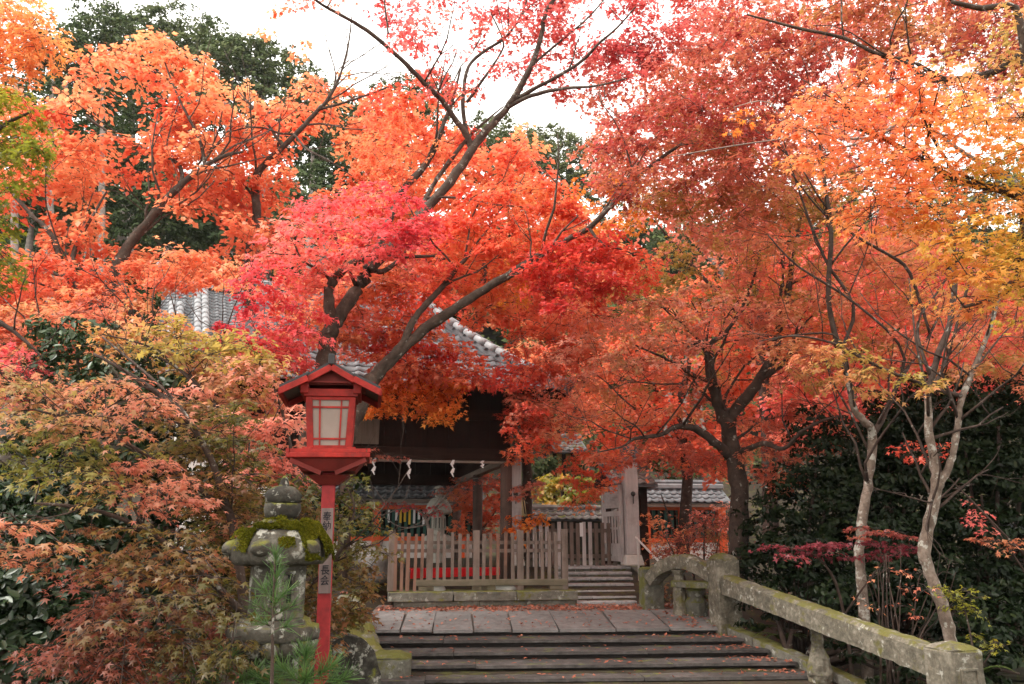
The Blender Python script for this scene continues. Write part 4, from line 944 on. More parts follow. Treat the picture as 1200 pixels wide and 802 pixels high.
# roof: gable towards the viewer, each side in two pitches
zr = lz(437); za = lz(452.5); ze2 = lz(466); xa, xe = .185, .375
D = .30
for sx in (-1, 1):
    for (x0, z0, x1, z1, y) in ((0, zr, sx * xa, za, D), (sx * xa * .93, za + .008, sx * xe, ze2, D + .04)):
        v = []
        for yy in (-y, y):
            v += [(x0, yy, z0 + .012), (x1, yy, z1 + .012), (x1, yy, z1 + .03), (x0, yy, z0 + .03)]
        MB().add(v, [(0, 1, 2, 3), (7, 6, 5, 4), (0, 4, 5, 1), (1, 5, 6, 2), (2, 6, 7, 3), (3, 7, 4, 0)]).build('roof_sheet', M['lamp_roof'], lamp)
        MB().beam((x0, -y + .012, z0 - .012), (x1, -y + .012, z1 - .012), .03, .042).build('barge_board', M['red_lamp'], lamp, bev=.003)
        MB().beam((x0, y - .012, z0 - .012), (x1, y - .012, z1 - .012), .03, .042).build('barge_board', M['red_lamp'], lamp, bev=.003)
    MB().beam((sx * xe, -D, ze2 - .01), (sx * xe, D, ze2 - .01), .025, .035).build('eave_board', M['red_lamp'], lamp)
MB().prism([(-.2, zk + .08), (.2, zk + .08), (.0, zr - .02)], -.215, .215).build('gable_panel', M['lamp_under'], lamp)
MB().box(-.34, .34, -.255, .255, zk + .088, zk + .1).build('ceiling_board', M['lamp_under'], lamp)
MB().box(-.024, .024, -D - .02, D + .02, zr + .002, zr + .075).build('ridge_beam', M['lamp_roof'], lamp, bev=.006)

# ------------------------------------------------------------------ stone lanterns
def stone_lantern(label, px, Y, prof, mats, n_knob, group, zbase=None, moss=False, seg=36, rotz=0):
    """prof: pixel rows for tip, jewel top, jewel bottom, ring bottom, cap top, cap rim, cap bottom, box bottom, platform top/bottom, petals bottom; half widths in px"""
    k = Y / FOC; Z = lambda py: at(px, py, Y)[2]; x = at(px, prof['rim'], Y)[0]
    zg_ = zbase if zbase is not None else Z(prof['ground'])
    t = thing('stone_lantern', label, 'stone lantern', (x, Y, zg_), rotz, group); z = lambda py: Z(py) - zg_; r = lambda p: p * k
    P = prof; mc, md = M[mats[0]], M[mats[1]]
    jt, jb, rb_ = z(P['jtop']), z(P['jbot']), z(P['rbot'])
    o = MB().lathe([(r(1.5), z(P['tip'])), (r(4.5), z(P['tip']) - .03), (r(6), jt + .0), (r(P['jr'] * .62), jt - .005), (r(P['jr'] * .93), jt - .035), (r(P['jr']), (jt + jb) / 2), (r(P['jr'] * .93), jb + .005)], seg).build('finial', md, t, True); rough_mesh(o, 1, .012, .05)
    o = MB().lathe([(r(P['jr'] * .96), jb - .001), (r(P['jr'] * 1.02), (jb + rb_) / 2), (r(P['jr'] * .9), rb_), (r(P['jr'] * .66), rb_ - .012), (r(P['jr'] * .7), z(P['ctop']) - .02)], seg).build('finial_ring', md, t, True); rough_mesh(o, 1, .012, .04)
    ct, cm, cb = z(P['ctop']), z(P['rim']), z(P['cbot'])
    o = MB().lathe([(r(P['cr'] * .34), ct), (r(P['cr'] * .5), ct - (ct - cm) * .12, .02), (r(P['cr'] * .68), ct - (ct - cm) * .36, .06), (r(P['cr'] * .83), ct - (ct - cm) * .75, .1), (r(P['cr'] * .88), cm, .13), (r(P['cr'] * .87), cm - (cm - cb) * .55, .13), (r(P['cr'] * .8), cb + .01, .12), (r(P['cr'] * .6), cb, .05), (r(P['cr'] * .5), cb - .004)], 48, 6).build('cap', mc, t, True); rough_mesh(o, 1, .04, .12)
    for i in range(n_knob):
        a = i * math.pi / 3 + .0; rr = r(P['cr'] * .90)
        mb = MB().lathe([(.02, -.055), (.05, -.045), (.066, 0), (.058, .04), (.03, .066), (.008, .07)], 14)
        o = mb.build('cap_scroll', mc, t, True, loc=(rr * math.cos(a), rr * math.sin(a), cm + .0), rot=(0, rad(20), a)); o.scale = (k * 190, k * 190, k * 130); rough_mesh(o, 1, .02, .05)
    bb = z(P['bbot'])
    # fire box: hexagonal, framed dark panels painted for the shade inside its windows
    mb = MB(); br = r(P['br'])
    mb.lathe([(br * .93, cb + .006), (br * .93, bb)], 6, rot=math.pi / 6).build('firebox', mc, t, bev=.012)
    for i in ((0, 3) if n_knob else range(6)):
        a = -math.pi / 2 + i * math.pi / 3; d = br * .93 * math.cos(math.pi / 6); H = cb - bb; w_ = br * .30
        f = MB()
        for x0, x1, z0, z1 in ((-w_ * 1.35, -w_, .32, .82), (w_, w_ * 1.35, .32, .82), (-w_ * 1.35, w_ * 1.35, .82, .9), (-w_ * 1.35, w_ * 1.35, .24, .32)): f.box(x0, x1, -.018, .01, bb + H * z0, bb + H * z1)
        o = f.build('window_frame', mc, t, bev=.004, loc=(d * math.cos(a), d * math.sin(a), 0), rot=(0, 0, a + math.pi / 2))
        if i in (0, 3) or n_knob == 0: MB().box(-w_ + .001, w_ - .001, -.004, .006, bb + H * .32, bb + H * .82).build('dark_window_panel', M['dark_hole'], o)
    pt, pb, qb = z(P['ptop']), z(P['pbot']), z(P['qbot'])
    o = MB().lathe([(r(P['br'] * 1.05), bb + .002), (r(P['pr'] * .8), pt + .012), (r(P['pr'] * .97), pt), (r(P['pr']), (pt + pb) / 2), (r(P['pr'] * .98), pb)], seg).build('platform', mc, t, True); rough_mesh(o, 1, .02, .06)
    for i in range(14):
        a = i * 2 * math.pi / 14; rr = r(P['pr'] * .82)
        o = MB().lathe([(.01, -.05), (.04, -.035), (.052, 0), (.045, .03), (.02, .05)], 10).build('lotus_petal', mc, t, True, loc=(rr * math.cos(a), rr * math.sin(a), (pb + qb) / 2), rot=(0, rad(25), a)); o.scale = (k * 150, k * 215, k * 200)
    o = MB().lathe([(r(P['pr'] * .86), pb - .001), (r(P['pr'] * .74), (pb + qb) / 2), (r(P['sr'] * 1.15), qb), (r(P['sr']), qb - .05), (r(P['sr'] * .95), qb * .5), (r(P['sr'] * 1.1), .12), (r(P['sr'] * 1.5), .1), (r(P['sr'] * 1.6), -.1)], seg).build('shaft', mc, t, True); rough_mesh(o, 1, .03, .1)
    if moss:
        base = (x, Y, zg_); R_ = P['cr'] * k
        def patch(a0, a1, r0, r1, n_, th):
            a = RNG.uniform(a0, a1, n_); q = RNG.uniform(r0, r1, n_) ; lob = 1 + .13 * np.abs(np.cos(a * 3)) * np.clip((q - .5) / .35, 0, 1)
            rr_ = q * R_ * lob; zz = np.interp(q, [.34, .5, .68, .83, .9, .97], [ct, ct - (ct - cm) * .12, ct - (ct - cm) * .36, ct - (ct - cm) * .75, cm, cm - .07])
            Pp = np.stack([x + rr_ * np.cos(a), Y + rr_ * np.sin(a), zg_ + zz], -1); keep = vnoise(Pp, 16) + RNG.normal(size=n_) * .1 > .38; Pp = Pp[keep]; m = len(Pp)
            hgt = vnoise(Pp, 22) * th; Pp[:, 2] += hgt + RNG.uniform(-.004, .012, m); Pp[:, :2] += (Pp[:, :2] - [x, Y]) * (hgt * .6)[:, None]
            N = np.stack([np.cos(a[keep]) * .6, np.sin(a[keep]) * .6, np.ones(m)], -1) + RNG.normal(size=(m, 3)) * .5
            return Pp, N
        A = [patch(-2.6, -1.15, .28, .68, 11000, .03), patch(-1.25, .0, .62, .99, 14000, .045), patch(-3.1, -2.4, .70, .93, 3500, .025), patch(-1.75, -1.4, .8, .9, 1200, .02), patch(1.2, 2.6, .4, .9, 3000, .03)]
        Pp = np.vstack([q[0] for q in A]); N = np.vstack([q[1] for q in A]); m = len(Pp)
        o = link('moss', leaves_mesh('moss', Pp - np.array(base), RNG.normal(size=(m, 3)) + N * .8, N, np.full(m, .0085) * RNG.uniform(.6, 1.3, m), 'kite', LM['moss'], np.clip(.45 + (vnoise(Pp, 12) - .5) * .7 + RNG.normal(size=m) * .18, 0, 1)), t); o['kind'] = 'stuff'
    return t
stone_lantern('old stone lantern with thick moss on its cap beside the red lamp post', 328, 5.0,
              dict(tip=558, jtop=570, jbot=590, rbot=606, jr=20.5, ctop=610, rim=642, cbot=662, cr=55.5, bbot=725, br=35.5, ptop=733, pbot=748, pr=50, qbot=764, sr=29, ground=1000), ('lantern', 'lantern_dark'), 6, 'stone lanterns', -.55, True, rotz=rad(24))
stone_lantern('pale stone lantern standing behind the picket fence and the hall posts', 514, 19.0,
              dict(tip=569, jtop=573, jbot=579, rbot=582.5, jr=4.5, ctop=583, rim=598, cbot=603, cr=15.5, bbot=627, br=8.5, ptop=629, pbot=635, pr=10.5, qbot=640, sr=6, ground=690), ('pale_lantern', 'pale_lantern'), 0, 'stone lanterns', .6)

# rocks
def rock(label, px, py, Y, sz, mat, cat='boulder', group=None, name='boulder'):
    c = at(px, py, Y); r = thing(name, label, cat, tuple(c), random.uniform(0, 3), group); bm = bmesh.new(); bmesh.ops.create_icosphere(bm, subdivisions=3, radius=1)
    for v in bm.verts:
        q = v.co.copy(); n_ = (math.sin(q.x * 3 + px) + math.sin(q.y * 4.1 + py) + math.sin(q.z * 3.7 + px * .3)) * .07; v.co = Vector((q.x * sz[0], q.y * sz[1], q.z * sz[2])) * (1 + n_)
    m_ = bpy.data.meshes.new('stone'); bm.to_mesh(m_); bm.free(); m_.shade_smooth(); o = link('stone', m_, r, mat=M[mat]); rough_mesh(o, 1, .12, .25); return r
rock('grey veined boulder standing just outside the end of the picket fence', 439, 664, 14.6, (.27, .25, .36), 'rock')
rock('dark rounded boulder half hidden behind the grey veined one', 424, 672, 15.2, (.26, .25, .3), 'rock')
# dry stone wall low at the right
dw = thing('dry_stone_wall', 'dark mossy dry stone wall in deep shade below the evergreens', 'wall', tuple(at(1180, 800, 10.2)))
do = np.array(dw.location); dw.location.z -= .6
for r_ in range(5):
    x = -.55 + (r_ % 2) * .12
    while x < 2.2:
        w_ = random.uniform(.28, .46); h_ = .3
        o = MB().box(x, x + w_ - .03, -.2 + random.uniform(-.05, .05), .25, r_ * h_ - .55, r_ * h_ - .58 + h_, .025).build('wall_stone', M['drywall'], dw, bev=.05); x += w_

# small roof at the far right edge
small_roofed('lamp_shelter', 'small dark-roofed shelter glimpsed between evergreens above the dry stone wall', 'shelter', 1200, 12.5, 640, 626, 40, 'posts', 'dark_wood', 'tile_dark', 0, .5)
#PART4
# ================================================================== TREES AND PLANTS
LEAF['needle'] = (np.array([(0, -.022, 0), (0, .022, 0), (1, .012, -.03), (1, -.012, -.03)]), np.array([(0, 1, 2, 3)]))
# ---- the large red maple behind the lamp
T = Tree('maple_tree', 'large red maple with two leaning dark trunks rising behind the red lamp', 'maple', at(352, 720, 11.2) * [1, 1, 0] + [0, 0, 0], 'bark', 'twig', 'maple trees', 0, .84)
T.limb([(346, 735, 11.2, .24), (352, 620, 11.2, .19), (366, 500, 11.3, .17), (379, 430, 11.4, .155), (384, 400, 11.4, .15), (393, 378, 11.4, .14), (412, 348, 11.5, .12), (425, 330, 11.6, .115), (436, 312, 11.7, .11), (468, 280, 12.0, .105), (499, 246, 12.2, .10), (535, 202, 12.3, .095), (558, 168, 12.3, .085), (578, 145, 12.2, .072), (597, 123, 12.1, .066), (612, 98, 12.0, .06), (625, 73, 11.9, .055), (635, 40, 11.8, .048), (640, 15, 11.7, .042), (665, -25, 11.6, .03)], 10)
T.limb([(391, 385, 11.4, .12), (385, 350, 11.2, .095), (390, 330, 11.2, .085), (408, 312, 11.2, .07), (440, 300, 11.2, .05), (475, 301, 11.2, .04), (510, 300, 11.2, .02)], 8)
T.limb([(436, 312, 11.7, .09), (452, 268, 12.3, .075), (471, 226, 12.5, .075), (496, 196, 12.6, .07), (508, 178, 12.6, .06), (518, 150, 12.6, .05), (530, 118, 12.7, .035), (540, 80, 12.8, .02)], 8)
T.limb([(480, 270, 12.1, .06), (505, 222, 12.5, .055), (535, 178, 12.6, .045), (560, 150, 12.8, .03), (590, 125, 13, .015)], 7)
T.limb([(552, 172, 12.3, .07), (546, 157, 12.2, .062), (532, 138, 12.0, .055), (518, 118, 11.8, .05), (490, 90, 11.4, .044), (462, 62, 11.1, .04), (430, 36, 10.8, .034), (400, 18, 10.5, .03), (372, 2, 10.2, .025), (350, -20, 10, .02)], 8)
T.limb([(549, 168, 12.3, .06), (544, 140, 12.3, .045), (543, 112, 12.3, .04), (549, 78, 12.3, .036), (568, 60, 12.3, .032), (591, 45, 12.2, .028), (610, 20, 12.1, .022), (620, -8, 12, .015)], 7)
T.limb([(547, 120, 12.3, .035), (565, 95, 12.2, .03), (582, 70, 12.2, .025), (590, 50, 12.2, .02), (575, 15, 12.1, .014)], 6)
T.limb([(595, 126, 12.1, .05), (618, 114, 12, .042), (642, 107, 11.8, .036), (670, 103, 11.6, .03), (698, 101, 11.4, .024), (735, 92, 11.1, .014)], 7)
T.limb([(603, 117, 12.1, .045), (628, 103, 11.9, .04), (653, 90, 11.7, .036), (680, 73, 11.5, .032), (703, 50, 11.2, .026), (724, 32, 11, .02), (745, 8, 10.8, .014)], 7)
T.limb([(625, 75, 11.9, .03), (655, 50, 11.8, .024), (690, 20, 11.6, .018), (715, -10, 11.4, .012)], 6)
T.limb([(455, 40, 11.1, .02), (452, 15, 11, .016), (450, -5, 11, .012)], 6); T.limb([(384, 8, 10.3, .016), (395, -10, 10, .01)], 5)
T.limb([(352, 640, 11.2, .16), (385, 555, 11.25, .16), (412, 500, 11.3, .15), (430, 455, 11.4, .145), (440, 440, 11.4, .13), (462, 418, 11.4, .105), (496, 387, 11.4, .098), (525, 368, 11.3, .09), (546, 353, 11.25, .083), (575, 335, 11.2, .076), (602, 319, 11.1, .07), (635, 298, 11, .06), (664, 281, 10.9, .05), (692, 266, 10.8, .045), (722, 235, 10.7, .04), (752, 204, 10.6, .036), (777, 184, 10.5, .03), (800, 168, 10.4, .02)], 10)
T.limb([(432, 448, 11.4, .09), (450, 428, 11.35, .082), (471, 404, 11.35, .074), (483, 378, 11.35, .064), (500, 356, 11.4, .058), (518, 337, 11.45, .054), (535, 316, 11.5, .045), (552, 297, 11.55, .036), (575, 280, 11.6, .022)], 8)
T.limb([(436, 316, 11.7, .06), (450, 318, 11.9, .05), (475, 302, 12.2, .04), (505, 305, 12.4, .03), (545, 300, 12.6, .02)], 6)
T.limb([(500, 232, 12.2, .03), (540, 232, 12.2, .022), (580, 240, 12.1, .016), (635, 244, 12, .01)], 5)
T.limb([(690, 267, 10.8, .03), (705, 285, 10.7, .024), (730, 293, 10.6, .016), (745, 300, 10.6, .01)], 5)
T.limb([(545, 300, 11.3, .02), (560, 240, 11.6, .016), (600, 225, 11.8, .012), (615, 205, 11.9, .008)], 5)
T.branches(26)
T.fill([(268, 385), (282, 325), (310, 275), (355, 240), (420, 213), (470, 226), (505, 258), (515, 290), (470, 300), (425, 296), (385, 322), (368, 365), (366, 398), (300, 425), (262, 412)], (10.0, 11.6), 19, .44, 46, .062, 'maple3', 'pinkred', .48, .7, thick=.07, flat=.16)
T.fill([(508, 262), (560, 222), (640, 203), (672, 228), (682, 262), (640, 292), (605, 335), (560, 350), (505, 330)], (11.2, 12.8), 17, .42, 52, .062, 'maple3', 'red', .52, .7, thick=.10)
T.fill([(420, -30), (860, -30), (815, 50), (755, 105), (705, 100), (690, 128), (640, 130), (610, 100), (560, 85), (520, 112), (480, 62)], (11.6, 13.6), 21, .42, 40, .06, 'maple3', 'crimson', .48, .6, keep=.55, thick=.13)
T.fill([(600, -30), (860, -30), (815, 50), (755, 95), (690, 70), (640, 60)], (11.4, 13), 22, .42, 40, .06, 'maple3', 'crimson', .42, .6, keep=.6, thick=.13)
T.fill([(430, 110), (500, 88), (545, 105), (560, 170), (520, 195), (450, 205), (420, 170)], (12.4, 13.6), 19, .42, 46, .062, 'maple3', 'red', .55, .6, keep=.8)
T.fill([(420, 0), (520, 0), (540, 60), (500, 90), (450, 60)], (10.6, 12), 26, .36, 26, .06, 'maple3', 'pinkred', .6, .5, keep=.55)
T.fill([(340, -10), (420, -10), (390, 12), (350, 10)], (9.6, 10.4), 22, .3, 24, .05, 'maple3', 'rosy', .45, .5, keep=.6)
T.fill([(625, 292), (690, 272), (745, 290), (765, 325), (700, 352), (640, 362), (615, 330)], (10.4, 11.4), 17, .38, 54, .06, 'maple3', 'red', .35, .55)
T.fill([(440, 345), (505, 325), (600, 330), (625, 370), (600, 385), (520, 382), (460, 398)], (12.0, 13.4), 21, .42, 46, .062, 'maple3', 'red', .8, .6, keep=.85)
T.fill([(445, 400), (510, 402), (545, 430), (610, 432), (640, 450), (560, 455), (500, 440), (445, 446)], (12.2, 13.3), 17, .36, 46, .062, 'maple3', 'red', .66, .6)
T.fill([(438, 440), (500, 428), (545, 448), (536, 476), (512, 498), (492, 486), (470, 484), (438, 486)], (12.6, 13.3), 13, .30, 46, .062, 'maple3', 'bright', .62, .6, thick=.14)
T.fill([(690, 215), (760, 200), (800, 230), (740, 270), (680, 290), (600, 360), (590, 330), (660, 270)], (11.4, 12.3), 22, .36, 40, .056, 'maple3', 'bright', .45, .6, keep=.7)
T.fill([(330, 320), (430, 318), (520, 325), (505, 365), (520, 395), (580, 432), (640, 430), (600, 452), (500, 440), (450, 446), (425, 420), (380, 410), (330, 400)], (11.9, 13.0), 18, .38, 44, .062, 'maple3', 'orange', .22, .7, keep=.95, holes=([(512, 368), (560, 372), (606, 405), (598, 432), (560, 420), (520, 392)],))
T.fill([(600, 340), (720, 330), (700, 420), (640, 450), (600, 420), (612, 385)], (11.9, 13.2), 18, .38, 44, .062, 'maple3', 'orange', .25, .7, keep=.95)
T.fill([(540, 362), (600, 362), (606, 380), (560, 378)], (12, 13), 16, .3, 30, .06, 'maple3', 'orange', .4, .5)
T.fill([(366, 330), (430, 300), (500, 300), (520, 330), (470, 350), (440, 400), (400, 410)], (11.9, 12.6), 20, .4, 40, .062, 'maple3', 'pinkred', .7, .7, keep=.85)
T.fill([(300, 395), (362, 405), (364, 440), (330, 432)], (10.6, 11.2), 18, .36, 48, .06, 'maple3', 'pinkred', .55, .6)
T.done()

# ---- orange maples to the left of it
T = Tree('maple_tree', 'orange maple with forked slanting trunk on the slope before the temple roof', 'maple', at(128, 470, 15.5) * [1, 1, 0] + [0, 0, .6], 'bark', 'twig', 'maple trees')
T.limb([(110, 480, 15.5, .2), (120, 400, 15.4, .17), (128, 335, 15.4, .13), (145, 298, 15.4, .11), (165, 270, 15.3, .095), (190, 240, 15.2, .085), (211, 218, 15.1, .075), (238, 197, 15, .055), (262, 183, 14.9, .04), (285, 178, 14.8, .02)])
T.limb([(211, 219, 15.1, .05), (213, 200, 15.2, .045), (200, 186, 15.3, .04), (170, 175, 15.4, .034), (135, 160, 15.6, .026), (100, 135, 15.8, .016)], 7)
T.limb([(240, 197, 15, .04), (236, 170, 15, .035), (222, 140, 15.1, .028), (205, 105, 15.2, .022), (192, 70, 15.4, .014)], 7)
T.limb([(118, 420, 15.4, .12), (100, 350, 15.2, .08), (78, 322, 15, .065), (60, 275, 15, .05), (35, 250, 15, .04), (5, 215, 15, .028)], 8)
T.limb([(118, 405, 15.4, .1), (112, 365, 15.2, .075), (95, 345, 15, .05), (85, 300, 15, .04), (105, 260, 15.2, .03), (125, 225, 15.5, .02)], 7)
T.limb([(88, 325, 15, .04), (60, 320, 14.8, .03), (30, 300, 14.6, .02)], 6)
hA = ([(108, 205), (190, 212), (185, 300), (110, 290)], [(155, 236), (290, 262), (285, 302), (175, 300)], [(16, 228), (62, 240), (52, 290), (8, 284)], [(122, 104), (170, 112), (200, 148), (165, 166), (130, 142)], [(150, 165), (215, 200), (180, 215), (140, 195)])
T.branches(22, ln=(1.0, 2.4))
T.fill([(-30, 95), (60, 118), (110, 72), (160, 40), (205, 48), (240, 70), (262, 100), (260, 200), (300, 255), (282, 320), (200, 345), (110, 372), (-30, 400)], (14.9, 17.4), 15.5, .5, 40, .085, 'kite', 'orange', .42, .65, holes=hA, keep=.72, thick=.14)
T.fill([(-30, 290), (110, 310), (200, 300), (290, 300), (280, 340), (170, 335), (110, 372), (60, 400), (-30, 410)], (13, 14.5), 18, .45, 44, .075, 'maple3', 'orange', .28, .7, keep=.85)
T.done()
T = Tree('maple_tree', 'slender orange maple with bare crooked upper branches between the orange and red maples', 'maple', at(292, 470, 17) * [1, 1, 0] + [0, 0, .65], 'bark', 'twig', 'maple trees')
T.limb([(300, 480, 17, .17), (296, 400, 17, .14), (292, 330, 17, .115), (293, 290, 17, .105), (300, 260, 16.9, .10), (299, 225, 16.8, .10), (300, 208, 16.8, .09), (315, 188, 16.6, .075), (330, 174, 16.5, .065), (352, 152, 16.3, .055), (372, 130, 16.1, .048), (385, 115, 16, .042), (398, 90, 15.9, .032), (408, 55, 15.8, .022), (412, 20, 15.7, .012)])
T.limb([(332, 173, 16.5, .045), (318, 152, 16.6, .035), (300, 130, 16.8, .026), (280, 108, 17, .016)], 6)
T.limb([(376, 128, 16.1, .035), (405, 120, 15.9, .028), (440, 108, 15.6, .022), (470, 95, 15.3, .012)], 6)
T.limb([(345, 158, 16.3, .03), (360, 175, 16, .024), (385, 188, 15.8, .016), (412, 206, 15.6, .01)], 6)
hB = ([(338, 158), (400, 175), (415, 215), (370, 225), (330, 212)], [(330, 220), (380, 225), (372, 252), (325, 245)])
T.branches(22, ln=(0.9, 2.2))
T.fill([(255, 118), (275, 88), (305, 92), (340, 108), (372, 82), (440, 92), (470, 130), (470, 175), (430, 215), (400, 260), (340, 300), (295, 330), (262, 330), (262, 250)], (16.0, 18.4), 15.5, .5, 38, .085, 'kite', 'orange', .45, .65, holes=hB, keep=.68, thick=.14)
T.fill([(250, 30), (330, 10), (400, 60), (440, 80), (370, 90), (300, 70)], (15.4, 16.6), 26, .4, 16, .075, 'kite', 'orange', .3, .5, keep=.3)
T.done()
# ---- orange and red maples further back, around and behind the hall
T = Tree('maple_tree', 'orange-red maple standing behind the tiled roof of the open hall', 'maple', at(560, 600, 24) * [1, 1, 0] + [0, 0, .8], 'bark', 'twig', 'maple trees')
T.limb([(560, 640, 24, .22), (556, 480, 24, .18), (560, 380, 24, .14), (570, 300, 24, .1), (585, 240, 24, .06), (590, 190, 24, .02)])
T.limb([(560, 390, 24, .1), (510, 310, 24, .07), (470, 240, 24, .04), (450, 180, 24, .02)]); T.limb([(562, 370, 24, .1), (620, 300, 24, .07), (660, 250, 24, .04)])
T.limb([(557, 430, 24, .1), (620, 390, 23.5, .07), (690, 340, 23, .04)])
T.fill([(400, 240), (440, 150), (480, 130), (580, 170), (620, 150), (650, 200), (660, 230), (720, 260), (740, 330), (700, 400), (600, 380), (520, 370), (420, 400), (400, 330)], (22.5, 25.5), 15, .72, 42, .125, 'kite', 'orange', .34, .7, keep=.8, thick=.16, holes=([(505, 368), (608, 385), (600, 420), (520, 420)],))
T.done()
T = Tree('maple_tree', 'scarlet maple spreading over the hall corner and tiled wall', 'maple', at(640, 620, 18.5) * [1, 1, 0] + [0, 0, .7], 'bark_dark', 'twig', 'maple trees')
T.limb([(617, 655, 18.5, .13), (617, 600, 18.5, .12), (618, 560, 18.4, .11), (616, 520, 18.2, .1), (625, 480, 17.9, .085), (640, 430, 17.6, .06), (655, 380, 17.4, .03)])
T.limb([(617, 515, 18.1, .06), (660, 500, 17.6, .045), (700, 480, 17.2, .03)]); T.limb([(617, 530, 18.2, .05), (590, 480, 17.5, .03), (560, 440, 17, .02)])
T.fill([(560, 425), (600, 405), (700, 400), (720, 450), (700, 500), (640, 520), (606, 490), (598, 450)], (14.6, 17), 17, .5, 46, .075, 'maple3', 'orange', .3, .75, keep=.92)
T.fill([(592, 470), (640, 480), (650, 520), (632, 545), (606, 540), (590, 520)], (14.3, 14.9), 15, .3, 36, .062, 'maple3', 'red', .8, .5)
T.fill([(660, 545), (700, 515), (730, 530), (722, 570), (700, 578), (682, 600), (668, 580)], (15, 16), 13, .3, 32, .062, 'maple3', 'red', .5, .5)
T.fill([(598, 572), (630, 560), (640, 575), (600, 592)], (15, 15.8), 12, .25, 26, .06, 'maple3', 'rosy', .5, .4)
T.fill([(596, 605), (636, 605), (630, 622), (600, 632)], (15, 15.8), 12, .25, 30, .06, 'maple3', 'bright', .5, .4)
T.done()
c = at(612.5, 577, 18.1); rp = thing('straw_tassel', 'pale straw tassel hanging on a twisted rope round the trunk behind the hall corner', 'tassel', tuple(c))
MB().lathe([(.02, 0), (.03, -.05), (.05, -.2), (.085, -.52), (.06, -.53)], 10).build('tassel', M['straw'], rp, True)
MB().tube([(-.02, .0, 0), (.08, .12, .06), (.22, .2, .12), (.33, .05, .16), (.42, -.1, .2)], [.03, .035, .035, .04, .03], 7).build('rope', M['straw'], rp, True)
T = Tree('maple_tree', 'small orange maple growing in the court behind the hall posts', 'maple', at(560, 650, 20) * [1, 1, 0] + [0, 0, .7], 'bark_dark', 'twig', 'maple trees')
T.limb([(560, 665, 20, .06), (562, 630, 20, .05), (556, 600, 20, .035), (548, 575, 20, .02)], 7); T.limb([(561, 625, 20, .03), (580, 600, 20, .02), (588, 575, 20, .012)], 6)
T.fill([(534, 560), (600, 555), (606, 600), (598, 640), (575, 625), (545, 640), (532, 600)], (19.4, 20.6), 13, .4, 34, .085, 'maple3', 'orange', .35, .6, keep=.9)
T.done()
T = Tree('maple_tree', 'wispy pink maple twigs reaching in front of the vermilion corridor', 'maple', at(520, 640, 17.6) * [1, 1, 0] + [0, 0, .6], 'bark_grey', 'twig_pale', 'maple trees')
T.limb([(505, 655, 17.6, .05), (500, 610, 17.6, .035), (480, 595, 17.5, .022), (445, 605, 17.4, .012), (420, 615, 17.4, .008)], 6); T.limb([(500, 612, 17.6, .03), (515, 590, 17.6, .02), (540, 565, 17.5, .012), (575, 560, 17.3, .008)], 6)
T.limb([(500, 615, 17.6, .02), (470, 618, 17.4, .012), (440, 598, 17.3, .007)], 5)
T.fill([(445, 588), (512, 592), (515, 600), (470, 602)], (17.2, 17.7), 13, .26, 14, .062, 'maple3', 'pinkred', .55, .5, thick=.06)
T.fill([(495, 572), (540, 562), (590, 556), (592, 566), (520, 580)], (17.2, 17.6), 14, .26, 14, .06, 'maple3', 'rosy', .3, .5, thick=.06)
T.fill([(432, 528), (470, 533), (468, 540), (430, 538)], (14.2, 14.6), 12, .2, 14, .055, 'maple3', 'rosy', .3, .4, thick=.06)
T.done()

# ---- the dark-trunked maple by the bridge post
T = Tree('maple_tree', 'rust-pink maple with dark forking trunk standing behind the balustrade post', 'maple', at(866, 690, 13.6) * [1, 1, 0] + [0, 0, -.2], 'bark_dark', 'twig', 'maple trees')
T.limb([(868, 700, 13.6, .19), (866, 625, 13.6, .165), (867, 580, 13.6, .155), (861, 540, 13.5, .15), (853, 500, 13.4, .13), (845, 482, 13.3, .11), (838, 462, 13.2, .09), (832, 432, 13, .082), (829, 410, 12.9, .075), (818, 404, 12.8, .05), (806, 408, 12.6, .03)])
T.limb([(852, 500, 13.4, .11), (862, 480, 13.3, .1), (881, 458, 13.1, .088), (898, 432, 12.9, .078), (908, 415, 12.8, .07), (913, 382, 12.6, .06), (924, 345, 12.4, .045), (930, 300, 12.2, .03), (940, 250, 12, .016)])
T.limb([(892, 444, 13, .055), (908, 433, 12.8, .05), (921, 422, 12.6, .045), (930, 405, 12.4, .036), (934, 385, 12.2, .02)], 7)
T.limb([(829, 412, 12.9, .05), (836, 400, 12.8, .045), (850, 390, 12.7, .035), (875, 350, 12.5, .024), (890, 300, 12.3, .014)], 7)
T.limb([(856, 536, 13.5, .085), (836, 517, 13.2, .075), (815, 503, 13, .06), (794, 500, 12.7, .045), (776, 509, 12.4, .035), (760, 512, 12.2, .03), (742, 515, 12, .026), (728, 524, 11.8, .016), (700, 530, 11.5, .008)], 8)
T.limb([(864, 532, 13.5, .07), (878, 526, 13.3, .05), (896, 520, 13, .042), (919, 526, 12.8, .036), (938, 507, 12.5, .03), (962, 494, 12.2, .022), (985, 488, 12, .012)], 7)
T.limb([(829, 446, 13, .04), (812, 440, 12.8, .034), (795, 428, 12.5, .028), (775, 418, 12.2, .02), (745, 405, 11.8, .012)], 6)
T.limb([(745, 480, 12, .012), (727, 465, 11.8, .012), (715, 452, 11.6, .01), (700, 440, 11.5, .008)], 5); T.limb([(800, 450, 12.6, .015), (770, 450, 12.2, .012), (740, 448, 12, .01), (720, 455, 11.6, .008)], 5)
tD = lambda x, y: -.1 + .25 * np.clip((y - 380) / 120, -1, 1) * 0
T.branches(34)
